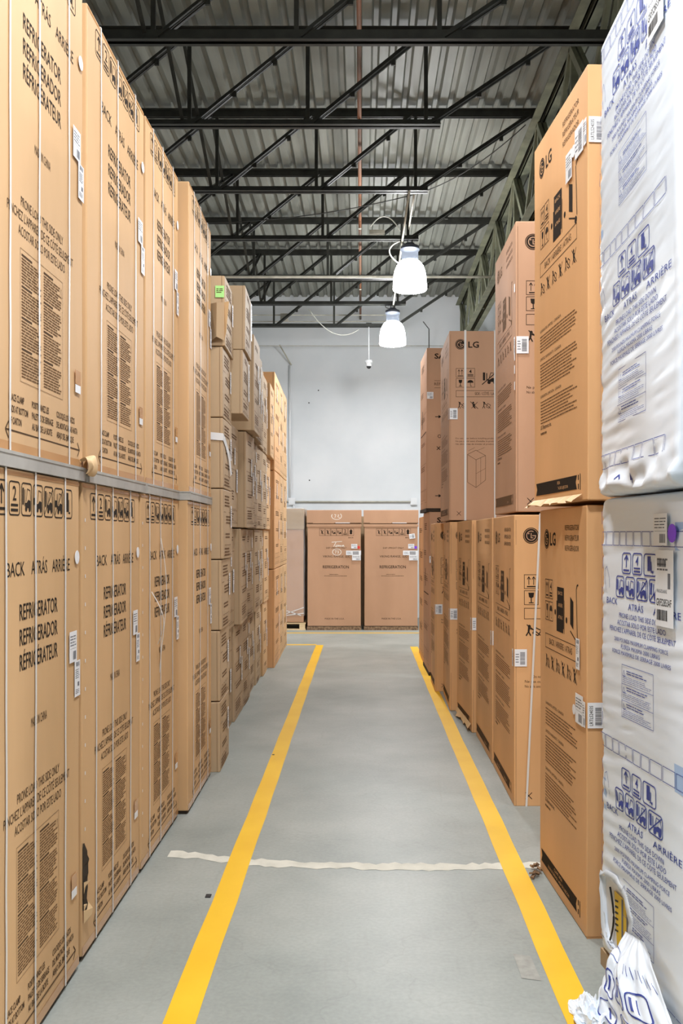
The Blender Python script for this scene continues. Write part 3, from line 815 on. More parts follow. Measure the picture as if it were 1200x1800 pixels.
# back wall services
WY = 18.3
m = MB(); m.tube([(-1.43, WY-.03, 2.40), (-1.43, WY-.03, 5.05)], .020, 'plastic_white'); tag(m.build('wall_conduit', smooth=True), 'white vertical conduit on the back wall', 'conduit')
m = MB(); m.tube([(-1.40, WY-.03, 5.05), (-1.62, WY-.20, 5.42)], .014, 'conduit'); tag(m.build('wall_conduit', smooth=True), 'short slanted conduit stub above the white vertical conduit', 'conduit')
m = MB(); m.tube([(-1.32, WY-.03, 2.32), (.98, WY-.03, 2.32)], .016, 'conduit'); m.tube([(-3, WY-.03, 2.33), (-1.44, WY-.03, 2.33)], .016, 'conduit'); tag(m.build('wall_conduit', smooth=True), 'horizontal grey conduit on the back wall above the end cartons', 'conduit')
for x, nm in ((-1.39, 'left'), (1.045, 'right')):
    m = MB(); m.box(-.065, .065, -.05, 0, -.07, .07, 'plastic_white'); m.box(-.05, .05, -.058, -.05, -.055, .055, 'plastic_white'); m.lathe([(.012, 0), (.010, .008)], 'conduit', 10)
    o = m.build('wall_junction_box', loc=(x, WY-.001, 2.325)); tag(o, 'square white box at the %s end of the horizontal wall conduit' % nm, 'junction box')
m = MB(); m.tube([(-1.35, WY-.03, .3), (-1.35, WY-.03, 2.26)], .016, 'plastic_white'); tag(m.build('wall_conduit', smooth=True), 'white conduit going down from the left wall box behind the wrapped carton', 'conduit')
for x, z, nm in ((-1.05, 4.30, 'upper left'), (-1.04, 2.75, 'lower left'), (-.86, 4.55, 'highest')):
    m = MB(); m.lathe([(.014, 0), (.010, .004)], 'black', 8); o = m.build('wall_hole', loc=(x, WY-.001, z)); o.rotation_euler = (math.pi/2, 0, 0); tag(o, 'small dark drill mark on the white back wall, the '+nm+' one', 'wall mark', 'drill marks on the back wall')

# dome camera on a rod
root = empty('dome_camera', (.135, 16.72, 4.74)); tag(root, 'white dome security camera hanging on a thin rod before the back wall', 'security camera')
m = MB(); m.tube([(0, 0, .11), (0, 0, .76)], .011, 'plastic_white'); m.build('rod', root, smooth=True)
m = MB(); m.box(-.05, .05, -.04, .04, .72, .79, 'steel'); m.build('bracket', root)
m = MB(); m.lathe([(.02, .12), (.055, .115), (.068, .10), (.068, .06), (.055, .045), (.050, .02), (.046, .0)][::-1], 'plastic_white', 24); hs_ = m.build('housing', root)
m = MB(); m.lathe([(.004, -.045), (.020, -.04), (.036, -.025), (.044, 0)], 'black', 24); m.build('dome', hs_, smooth=True)

# ------------------------------------------------------------------ hanging lamps
def make_lamp():
    root = empty('high_bay_lamp')
    m = MB(); prof = [(.214, 0), (.218, .010), (.217, .06), (.214, .12), (.207, .19), (.194, .25), (.174, .30), (.148, .34), (.118, .368), (.106, .376)]
    m.lathe(prof, 'dome', 40, cap=False)
    vs = [(0, 0, -.012)]; m.lathe([(.001, -.006), (.12, -.004), (.216, 0)], 'dome', 40, cap=False)
    m.build('lamp_dome', root, smooth=True)
    m = MB(); m.lathe([(.106, .376), (.108, .40), (.108, .505), (.124, .51), (.126, .52), (.108, .525)], 'frost', 32, cap=False); m.build('collar', root, smooth=True)
    m = MB(); m.lathe([(.04, .515), (.105, .52), (.118, .53), (.118, .56), (.08, .575), (.055, .60), (.02, .605)], 'plastic_dark', 28); capo = m.build('ballast_cap', root, smooth=True)
    m = MB(); m.box(-.035, -.022, -.02, .02, .58, .70, 'steel'); m.box(.022, .035, -.02, .02, .58, .70, 'steel'); m.box(-.04, .04, -.02, .02, .69, .705, 'steel'); m.build('hanger', capo)
    m = MB(); pts = [(-.02+.10*math.sin(t*math.pi)*-1, 0, .58+.10*t) for t in [i/10 for i in range(11)]]; m.tube(pts, .006, 'cable', 6); m.build('cord', capo, smooth=True)
    ld = bpy.data.lights.new('lamp_light', 'AREA'); ld.shape = 'DISK'; ld.size = .40; ld.energy = LAMP_W; ld.color = (.97, .985, 1)
    lo = bpy.data.objects.new('lamp_light', ld); C.objects.link(lo); lo.parent = root; lo.location = (0, 0, -.02)
    return root
lp = make_lamp()
lamps = [(.625, 11.80, 4.82, 'bright bell shaped hanging lamp, the nearer of the two over the aisle'),
         (.515, 15.10, 4.80, 'bright bell shaped hanging lamp, the farther one nearer the back wall')]
grid = [(.35, 5.0), (.05, 1.9), (.1, -1.3), (-5.2, 15.1), (-5.2, 9.0), (-5.2, 2.0), (5.6, 15.1), (5.6, 9.0), (5.6, 2.0)]  # unseen lamps, added and shifted about to light the cartons and wall
for k, (x, y, z, lb) in enumerate(lamps):
    o = lp if k == 0 else copy_tree(lp); o.location = (x, y, z); tag(o, lb, 'lamp', 'high bay lamps over the aisle')
lp2 = copy_tree(lp)
for c in lp2.children:
    if c.name.startswith('lamp_dome'): c.data = c.data.copy(); c.data.materials[0] = M['dome_dim']
    if c.type == 'LIGHT': c.data = c.data.copy(); c.data.energy = LAMP_W*1.95
gl = ['over the aisle nearest the picture edge', 'over the aisle straight above the camera', 'over the aisle behind the camera', 'far end of the aisle to the left', 'middle of the aisle to the left',
      'near end of the aisle to the left', 'far end of the aisle to the right', 'middle of the aisle to the right', 'near end of the aisle to the right']
LGT = [lp2]+[copy_tree(lp2) for _ in grid[1:]]
for c in lp2.children:
    if c.type == 'LIGHT': c.data = c.data.copy(); c.data.energy = LAMP_W*1.0
for c in LGT[2].children:
    if c.type == 'LIGHT': c.data = c.data.copy(); c.data.energy = LAMP_W*.9
for k, (x, y) in enumerate(grid):
    o = LGT[k]; o.location = (x, y, 5.14 if k < 3 else 4.80); tag(o, 'added bell shaped lamp outside the picture, ' + gl[k], 'lamp', 'added high bay lamps out of the picture')

# ------------------------------------------------------------------ left row: strapped refrigerator cartons
WX, DY, HH = .82, .905, 1.845
def left_unit(art_extra=False, upper=False, seed=1, prefix=None, dy=DY):
    P = art_left_back()
    if art_extra: art_staples(P)
    root = empty('refrigerator_carton')
    carton_mb(WX, dy, HH, 'kraft', {'px': P}, seed=seed).build('carton', root)
    for u in (.18, .43, .735): strap_loop(WX, HH, -dy/2+u, w=.011, jit=.004).build('strap', root)
    stick(round_sticker(.026), 'round_sticker', root, 'px', WX, dy, .865, 1.555)
    stick(label_mesh(.085, .115, 'ship', 3), 'shipping_label', root, 'px', WX, dy, .775, 1.165)
    stick(label_mesh(.065, .135, 'long', 5), 'shipping_label', root, 'px', WX, dy, .835, 1.03)
    m = MB(); m.box(0, .0008, 0, .06, .032, .085, 'tape'); m.box(0, .0010, 0, .06, 0, .03, 'white_label')
    stick(m, 'barcode_label', root, 'px', WX, dy, .80, .285)
    if upper:
        m = MB(); m.box(-WX/2-.004, WX/2+.010, -dy/2, dy/2, -.045, -.001, 'pad'); m.box(-WX/2-.004, WX/2+.012, -dy/2, dy/2, -.004, .006, 'pad'); m.build('base_tray', root, label if False else None)
    else:
        m = MB(); m.box(-WX/2+.02, WX/2-.012, -dy/2+.01, dy/2-.01, -.02, 0, 'shade_base'); m.build('shade_base', root)  # inset dark base stands in for the shadow line under the carton
    return root
lowL = left_unit(False, False, 1); lowS = left_unit(True, False, 2); upL = left_unit(False, True, 3)
LS = [(-1.079, -1.079, 2.585, 3.50), (-1.083, -1.083, 3.54, 4.455), (-1.080, -1.078, 4.48, 5.37), (-1.029, -1.040, 5.42, 6.33)]
ordn = ['nearest', 'second', 'third', 'fourth']
LSo = [lowL, lowS, copy_tree(lowS), copy_tree(lowL)]
for i, (xn, xf, z0, z1) in enumerate(LS):
    o = LSo[i]
    (cx, cy), th, d = face_place('L', xn, xf, z0, z1, WX)
    o.location = (cx, cy, .02); o.rotation_euler = (0, 0, th)
    txt = ['tall strapped brown carton on the floor, nearest the camera in the left row',
           'strapped brown carton on the left floor with a torn gash at its near edge',
           'strapped brown carton on the left floor with a loose dangling strap',
           'fourth strapped carton on the left floor, jutting into the aisle'][i]
    tag(o, txt, 'carton', 'strapped refrigerator cartons on the left')
    if i == 1:
        m = MB()   # torn gash with a peeled strip
        R = random.Random(2); ys = []
        zs = [.18+.26*k/14 for k in range(15)]
        for k, z in enumerate(zs): ys.append((-DY/2+.002, -DY/2+.012+.045*math.sin(math.pi*k/14)**.7+R.uniform(-.006, .006)))
        vs = []
        for z, (a, b) in zip(zs, ys): vs += [(WX/2+.003, a, z), (WX/2+.004+.010*R.random(), b, z)]
        m.add(vs, [(2*k, 2*k+1, 2*k+3, 2*k+2) for k in range(14)], 'shade_base')
        vs = []
        for k in range(8):
            z = .13+.16*k/7; vs += [(WX/2+.006, -DY/2+.004, z), (WX/2+.012+.018*math.sin(k), -DY/2+.035+.012*math.sin(k*.9), z)]
        m.add(vs, [(2*k, 2*k+1, 2*k+3, 2*k+2) for k in range(7)], 'kraft_light'); m.build('torn_edge', o)
    if i == 2:
        m = MB(); pts = [(WX/2+.012+.02*math.sin(t*5), -DY/2+.40+.06*t+.03*math.sin(t*7), 1.62-.95*t) for t in [k/18 for k in range(19)]]
        for a, b in zip(pts, pts[1:]): m.bar(a, b, .0015, .011, 'strap', up=(0, 1, 0))
        m.build('loose_strap', o); m = MB()
        pts = [(WX/2+.015+.05*math.sin(t*3.1), -DY/2+.17+.13*t**1.5, 1.35-.28*t) for t in [k/10 for k in range(11)]]
        for a, b in zip(pts, pts[1:]): m.bar(a, b, .0015, .011, 'strap', up=(0, 1, 0))
        m.build('curled_strap', o)
LU = [(-1.08, -1.08, 2.62, 3.545), (-1.080, -1.080, 3.60, 4.54), (-1.078, -1.078, 4.57, 5.375), (-1.022, -1.042, 5.42, 6.33)]
LUo = [upL]+[copy_tree(upL) for _ in range(3)]
for i, (xn, xf, z0, z1) in enumerate(LU):
    o = LUo[i]
    (cx, cy), th, d = face_place('L', xn, xf, z0, z1, WX)
    o.location = (cx, cy, 1.912); o.rotation_euler = (0, 0, th); o.scale = (1, d/DY, 1)
    tag(o, 'upper strapped brown carton on a grey tray, ' + ['nearest the camera', 'second from the camera above the gashed carton', 'third from the camera above the loose strap', 'fourth from the camera, jutting into the aisle'][i], 'carton', 'strapped refrigerator cartons on the left')
    if i == 0:
        m = MB(); nu, nv = 16, 12; vs = []      # curled, peeled lower edge of the board
        for i in range(nu+1):
            t = i/nu; rr = .026+.006*math.sin(t*5)
            for j in range(nv+1):
                an = math.radians(-70+215*j/nv)*(.8+.2*math.sin(t*3))
                vs.append((WX/2+.012+rr*math.cos(an)*.9+.008*math.sin(t*9), DY/2-.045+.125*t+.006*math.sin(j*.8), .020+.034*math.sin(an)+.010*math.sin(t*6+j*.3)-.012*(1-t)))
        m.add(vs, [(i*(nv+1)+j, (i+1)*(nv+1)+j, (i+1)*(nv+1)+j+1, i*(nv+1)+j+1) for i in range(nu) for j in range(nv)], 'kraft_light'); q = m.build('torn_flap', o, smooth=True); q['label'] = 'pale torn cardboard curl'
        m = MB(); R = random.Random(9)
        m.box(WX/2-.03, WX/2+.012, DY/2-.06, DY/2-.01, HH, HH+.03, 'plastic_white'); m.build('corner_protector', o)

# ------------------------------------------------------------------ left row: smaller stacks
GEN = {}
def art_generic(W, H, seed, dense=1.0):
    R = random.Random(seed); P = Print(); k = 'ink_faded'
    y = H*.92
    P.text('', 0, 0, .01) if False else None
    for b in range(5):
        x = W*R.uniform(.12, .3); wd = W*R.uniform(.35, .6); n = R.choice((2, 3, 4))
        P.fine(x, y-n*.022, wd, n*.022, n, seed*7+b, k, fill=.5); y -= H*.13+n*.02
        if R.random() < .6: P.line(W*.06, y+.02, W*.94, y+.02, .003, k)
    for i in range(4): P.frame(W*(.14+.18*i), H*.06, W*.13, W*.13, .003, k)
    P.line(.03, H*.045, W-.03, H*.045, .0025, 'ink_mid')
    P.line(.012, 0, .012, H, .002, 'ink_faded')
    return P
def simple_carton(name, wx, dy, h, mat, seed, side='px', art=None, labels=()):
    root = empty(name)
    P = art if art is not None else art_generic(dy, h, seed)
    Q = Print(); Q.line(wx*.5, 0, wx*.5, h, .004, 'ink_faded'); Q.rect(wx*.46, h-.07, wx*.1, .07, 'tape')
    if h > .6: Q.rect(wx-.16, h*.62, .07, .05, 'ink')
    Q.line(wx-.02, 0, wx-.02, h, .002, 'ink_faded')
    carton_mb(wx, dy, h-.004, mat, {side: P, 'ny': Q}, seed=seed, amp=.006, step=.15, lift=.0016).build('carton', root)
    for (u, v, w, hh, kd) in labels: stick(label_mesh(w, hh, kd, seed), 'shipping_label', root, side, wx, dy, u*dy, v*h, o=.008)
    return root
def put(o, side, xn, xf, z0, z1, wx, base, lean=0.0):
    (cx, cy), th, d = face_place(side, xn, xf, z0, z1, wx); o.location = (cx, cy, base); o.rotation_euler = (0, lean, th)

small = simple_carton('small_carton', .80, .53, .493, 'kraft_dusty', 21, labels=((.72, .45, .05, .16, 'ship'),))
lv = ['bottom', 'second', 'third', 'fourth', 'fifth', 'sixth', 'top']
smalls = [small]+[copy_tree(small) for _ in range(6)]
X5 = [-.989, -.989, -.978, -.966, -.968, -.970, -.955]
for i in range(7):
    o = smalls[i]
    put(o, 'L', X5[i], X5[i]-.012, 6.39, 6.92, .80, i*.497)
    t = 'small brown carton, %s in the seven high stack past the strapped cartons' % lv[i]
    if i == 6: t = 'small brown carton with a green sticker and torn front, topmost of the seven high stack'
    tag(o, t, 'carton', 'small cartons in the seven high stack')
    if i == 6:
        m = MB(); m.box(0, .001, 0, .062, 0, .082, 'green_sticker'); P = Print(); P.fine(.008, .03, .045, .035, 3, 4, 'ink_mid')
        for vs, fs, mm, l in P.items: m.add([(.0016, a, b) for a, b in vs], fs, mm)
        stick(m, 'green_sticker', o, 'ny', .80, .53, .735, .335, o=.008, label='small green printed sticker')
        m = MB(); vs = [(.0, 0, .26), (.10, -.01, .27), (.10, -.015, .0), (.0, -.004, -.01), (.05, -.035, .26), (.05, -.05, .02)]
        m.add(vs, [(0, 4, 5, 3), (4, 1, 2, 5)], 'kraft_grey'); m.add([(.10, -.01, .27), (.135, -.03, .27), (.115, -.03, .05), (.10, -.015, 0)], [(0, 1, 2, 3)], 'kraft_light')
        q = m.build('torn_flap', o); q.location = (.30, -.275, .03)
    if i == 4:
        m = MB()
        vs = [(.20, -.275, .40), (.20, -.275, .345), (.404, -.275, .38), (.404, -.275, .33), (.406, -.18, .36), (.406, -.17, .30), (.415, .0, .27), (.412, -.03, .22), (.42, .10, .12), (.415, .06, .10)]
        m.add(vs, [(0, 1, 3, 2), (2, 3, 5, 4), (4, 5, 7, 6), (6, 7, 9, 8)], 'plastic_white'); m.build('peeling_tape', o)
tops = simple_carton('small_carton', .62, .50, .492, 'kraft_dusty', 22, labels=((.75, .3, .06, .3, 'long'),))
for i, (x, z) in enumerate(((-.912, 2.592), (-.893, 3.086))):
    o = tops if i == 0 else copy_tree(tops); put(o, 'L', x, x-.01, 7.02, 7.52, .62, z)
    tag(o, ['lower', 'upper'][i]+' of two small brown cartons overhanging on top of a tall left stack', 'carton', 'small cartons overhanging the stack')
HW = .862
med = simple_carton('appliance_carton', .74, .80, HW-.006, 'kraft_grey', 23, labels=((.8, .35, .07, .2, 'ship'), (.62, .62, .05, .14, 'long')))
for i, x in enumerate((-1.125, -1.10, -1.07)):
    o = med if i == 0 else copy_tree(med); put(o, 'L', x, x-.015, 7.22, 8.04, .74, i*HW)
    tag(o, ['bottom', 'middle', 'top'][i]+' square brown carton of three under the two small overhanging cartons', 'carton', 'square cartons in left stacks')
cols = [(8.10, 8.69, (-1.125, -1.065, -1.02, -.95), 'first', 'kraft_dusty'), (8.72, 9.40, (-1.135, -1.105, -1.06, -1.01), 'second', 'kraft_grey'),
        (9.44, 10.03, (-1.160, -1.105, -1.085, -1.055), 'third', 'kraft_dusty'), (10.07, 10.66, (-1.165, -1.13, -1.09, -1.085), 'fourth', 'kraft_dusty'),
        (10.70, 11.30, (-1.150, -1.14, -1.12, -1.065), 'fifth', 'kraft')]
protos = {}
for ci, (z0, z1, xs, nm, mt) in enumerate(cols):
    pr = simple_carton('appliance_carton', .74, z1-z0, HW-.006, mt, 30+ci, labels=((.55, .55, .05, .16, 'ship'), (.78, .35, .05, .22, 'long'), (.75, .78, .04, .1, 'ship'))[:2+ci % 2])
    for i, x in enumerate(xs):
        o = pr if i == 0 else copy_tree(pr)
        R = random.Random(ci*9+i); put(o, 'L', x, x-.012+R.uniform(-.01, .01), z0, z1, .74, i*HW, lean=0)
        tag(o, 'square brown carton, %s in the %s four high stack on the left' % (['bottom', 'second up', 'third up', 'topmost'][i], nm), 'carton', 'square cartons in left stacks')
for ci, (z0, z1, x) in enumerate(((11.40, 12.30, -1.085), (12.33, 13.0, -1.10), (13.03, 13.75, -1.112))):
    pr = simple_carton('tall_carton', .80, z1-z0, 1.229, 'kraft_orange' if ci == 0 else 'kraft', 40+ci, labels=((.35, .72, .05, .2, 'long'), (.7, .3, .05, .25, 'ship')))
    for i in range(3):
        o = pr if i == 0 else copy_tree(pr); put(o, 'L', x, x-.01, z0, z1, .80, i*1.235)
        tag(o, 'tall orange brown carton, %s level, %s stack at the left row end' % (['floor', 'middle', 'top'][i], ['nearest', 'middle', 'farthest'][ci]), 'carton', 'tall cartons at the far end of the left row')

# ------------------------------------------------------------------ right row
H1 = 1.79
def lg_unit(dy, wx, bgA, bgN, seed, wide, upper, k='ink', lab=(.62, .92), h=H1, kind='bar', sideart=True):
    root = empty('refrigerator_carton')
    pr = {'nx': art_lg_back(dy, bgA, k)}
    if sideart: pr['ny'] = art_lg_side(bgN, wide)
    # all faces share one board; bgN only backs the near face logo
    mb = carton_mb(wx, dy, h-.008, bgA, pr, seed=seed)
    mb.build('carton', root)
    # wrap-round shipping label
    u, v = lab
    stick(label_mesh(.075, .105, kind, seed), 'shipping_label', root, 'ny', wx, dy, .003, v)
    stick(label_mesh(.035 if dy > .6 else .03, .105, 'ship', seed+1), 'shipping_label', root, 'nx', wx, dy, dy-.037, v)
    return root
def band(root, wx, dy, y, h=H1, mat='strap', w=.012, dx=0.0):
    m = MB(); m.bar((-wx/2+y, -dy/2-.004, .0), (-wx/2+y+dx, -dy/2-.004, h), .0015, w, mat, up=(1, 0, 0)); m.build('strap', root)
    return root
# R2 two-high pair
WR = .80
r2 = lg_unit(.80, WR, 'kraft_orange', 'kraft_rose', 51, False, False, lab=(.7, .865), kind='lr', sideart=False)
put(r2, 'R', .925, .890, 3.757, 4.56, WR, 0)
tag(r2, 'orange brown refrigerator carton on the floor beside the white wrapped one', 'carton', 'refrigerator cartons on the right')
stick(label_mesh(.11, .125, 'ship', 61), 'shipping_label', r2, 'nx', WR, .80, .655, .862)
stick(round_sticker(.022), 'round_sticker', r2, 'nx', WR, .80, .63, .91)
stick(label_mesh(.055, .13, 'long', 62), 'shipping_label', r2, 'nx', WR, .80, .66, 1.09)
m = MB(); m.box(-WR/2, -WR/2+.30, -.4-.0045, -.4-.003, .0, .005, 'tape'); m.build('edge_tape', r2)
r2u = lg_unit(.86, WR, 'kraft_orange', 'kraft_rose', 52, False, True, lab=(.7, 1.46), kind='lr', sideart=False)
put(r2u, 'R', .922, .868, 3.735, 4.58, WR, 1.80)
tag(r2u, 'upper orange brown refrigerator carton beside the white wrapped one, torn at its base', 'carton', 'refrigerator cartons on the right')
stick(label_mesh(.115, .125, 'bar', 63), 'shipping_label', r2u, 'nx', WR, .86, .700, 1.45)
stick(label_mesh(.09, .125, 'ship', 64), 'shipping_label', r2u, 'nx', WR, .86, .565, 1.40)
stick(round_sticker(.026), 'round_sticker', r2u, 'nx', WR, .86, .68, 1.50)
m = MB(); R = random.Random(4); vs = []
for k in range(19):
    t = k/18; y = .43-.80*t; dz = .03*R.random()
    vs += [(-WR/2-.004, y, .03), (-WR/2-.028-.022*R.random()-(.02 if k < 4 else 0), y+.01, -.012+dz*.6)]
m.add(vs, [(2*k, 2*k+1, 2*k+3, 2*k+2) for k in range(18)], 'kraft_light'); q = m.build('torn_flap', r2u); q['label'] = 'ragged torn bottom flap'

# R3 stack
WR3 = .80
r3 = lg_unit(.98, WR3, 'kraft_orange', 'kraft_rose', 53, False, False, k='ink_mid', lab=(.9, .855))
put(r3, 'R', .933, .948, 5.593, 6.575, WR3, 0); band(r3, WR3, .98, .075, dx=.085)
tag(r3, 'refrigerator carton on the floor with a slanted clear strap, under the tall two high stack', 'carton', 'refrigerator cartons on the right')
r3u = lg_unit(.88, WR3, 'kraft_rose', 'kraft_rose', 54, False, True, k='ink_faded', lab=(.85, .97))
put(r3u, 'R', .945, .948, 5.60, 6.48, WR3, 1.80)
tag(r3u, 'upper pinkish refrigerator carton on the slanted strap carton, round logo by its corner', 'carton', 'refrigerator cartons on the right')
m = MB()
for z in (1.40, .98, .90, .80): m.box(-WR3/2-.006, -WR3/2-.004, -.43, -.415, z-.05, z, 'white_label')
m.build('tape_piece', r3u)
r4 = lg_unit(.96, WR3, 'kraft_orange', 'kraft_rose', 55, False, False, k='ink_mid', lab=(.9, .86))
put(r4, 'R', .945, .951, 6.62, 7.58, WR3, 0); tag(r4, 'brown refrigerator carton on the floor just behind the slanted strap carton', 'carton', 'refrigerator cartons on the right')
r5 = copy_tree(r4); r6 = copy_tree(r4); put(r5, 'R', .924, .890, 7.66, 8.50, WR3, 0); r5.scale = (1, .875, 1)
tag(r5, 'brown refrigerator carton on the floor with a ragged base, between two similar floor cartons', 'carton', 'refrigerator cartons on the right')
m = MB(); R = random.Random(8); vs = []
for k in range(17):
    y = .45-.9*k/16; vs += [(-WR3/2-.003, y, .07), (-WR3/2-.012-.03*R.random(), y, .004+.03*R.random())]
m.add(vs, [(2*k, 2*k+1, 2*k+3, 2*k+2) for k in range(16)], 'kraft_light'); m.build('torn_flap', r5)
put(r6, 'R', .832, .858, 8.62, 9.58, WR3, 0)
tag(r6, 'brown floor carton standing farther out, carrying the upright strapped carton', 'carton', 'refrigerator cartons on the right')
r6u = lg_unit(1.0, WR3, 'kraft_rose', 'kraft_rose', 56, True, True, k='ink_faded', lab=(.9, .95))
put(r6u, 'R', .826, .832, 8.60, 9.60, WR3, 1.795); band(r6u, WR3, 1.0, .15, w=.02); band(r6u, WR3, 1.0, .43, w=.02)
tag(r6u, 'upper grey brown refrigerator carton with two white straps and a full side logo', 'carton', 'refrigerator cartons on the right')
r7 = lg_unit(.68, .7, 'kraft_orange', 'kraft_grey', 57, False, False, k='ink_mid', lab=(.6, .82), sideart=True)
put(r7, 'R', .778, .785, 9.67, 10.35, .7, 0); tag(r7, 'narrow brown floor carton with a white corner label by the bend of the right stripe', 'carton', 'refrigerator cartons on the right')
# two-high pair with the half hidden name
def sam_unit(seed):
    root = empty('refrigerator_carton'); H = 1.93; dy = .88; wx = .80
    Q = Print(); Q.text('SAMSUNG', .09, 1.775, .062, width=.5, mat='ink', bold=.03)
    Q.text('RÉFRIGÉRATEUR', .09, 1.46, .032, width=.36, mat='ink_mid'); Q.line(.09, 1.515, .5, 1.515, .004, 'ink_mid'); Q.line(.09, 1.43, .5, 1.43, .004, 'ink_mid')
    for y in (1.09, .16): Q.line(.10, y, .17, y, .008, 'ink'); Q.poly([(.14, y-.02), (.175, y), (.14, y+.02)], 'ink')
    Q.arc(.15, .86, .02, .006, 0, 360, 'ink'); Q.line(.12, .70, .16, .74, .008, 'ink'); Q.line(.12, .74, .16, .70, .008, 'ink')
    P = art_generic(dy, H, seed); P.rect(.3, 1.0, .05, .22, 'ink_mid'); P.line(.1, .92, .8, .92, .015, 'ink_mid')
    carton_mb(wx, dy, H-.03, 'kraft_rose', {'nx': P, 'ny': Q}, seed=seed).build('carton', root)
    m = MB(); m.box(-wx/2-.006, wx/2+.002, -dy/2-.006, dy/2, -.028, .012, 'shade_base'); m.build('base_tray', root)
    stick(label_mesh(.075, .08, 'ship', seed), 'shipping_label', root, 'ny', wx, dy, .003, 1.30)
    return root
s1 = sam_unit(58); put(s1, 'R', .797, .790, 10.76, 11.64, .80, .03); tag(s1, 'reddish brown carton on the floor in the far right two high stack', 'carton', 'two high cartons at the far right')
s2 = copy_tree(s1); put(s2, 'R', .768, .752, 10.76, 11.64, .80, 1.96); tag(s2, 'reddish brown carton with a half hidden name, topmost in the far right two high stack', 'carton', 'two high cartons at the far right')
r9 = simple_carton('tall_carton', .80, 1.15, 1.90, 'kraft_orange', 59, side='nx', labels=()); put(r9, 'R', .800, .812, 11.72, 12.88, .80, 0); tag(r9, 'last brown carton on the floor at the far end of the right row', 'carton')

# ------------------------------------------------------------------ white film wrapped cartons
def ripple(p, seed=0, amp=1.0):
    x, y, z = p
    a = noise.noise(Vector((y*3.1+seed, z*1.1, 1.7)))
    edge = .5+.5*a
    m2 = max(0, .15+a*1.6)
    q = noise.noise(Vector((y*3.0, z*26+y*4.0*a+seed*3, 4.2)))
    big = noise.noise(Vector((y*2.0+5, z*1.7+seed, 8.8)))
    # ridges where the film is gathered: by the vertical corner and in a band beside it
    e = max(0, 1-abs(y-.45)/.055)+.75*max(0, 1-abs(y-.20)/.10)*max(0, .35+1.6*noise.noise(Vector((z*1.3+seed, 3.3, y*2))))+.5*max(0, 1-abs(y+.28)/.09)
    rg = 1-abs(noise.noise(Vector((y*2.2, z*21+y*2.5, 9.1+seed))))*3.2
    d = amp*(.0045*q*(.25+m2)+.006*big)-.0042*e*max(0, rg)
    return Vector((x-d, y+.002*q, z))
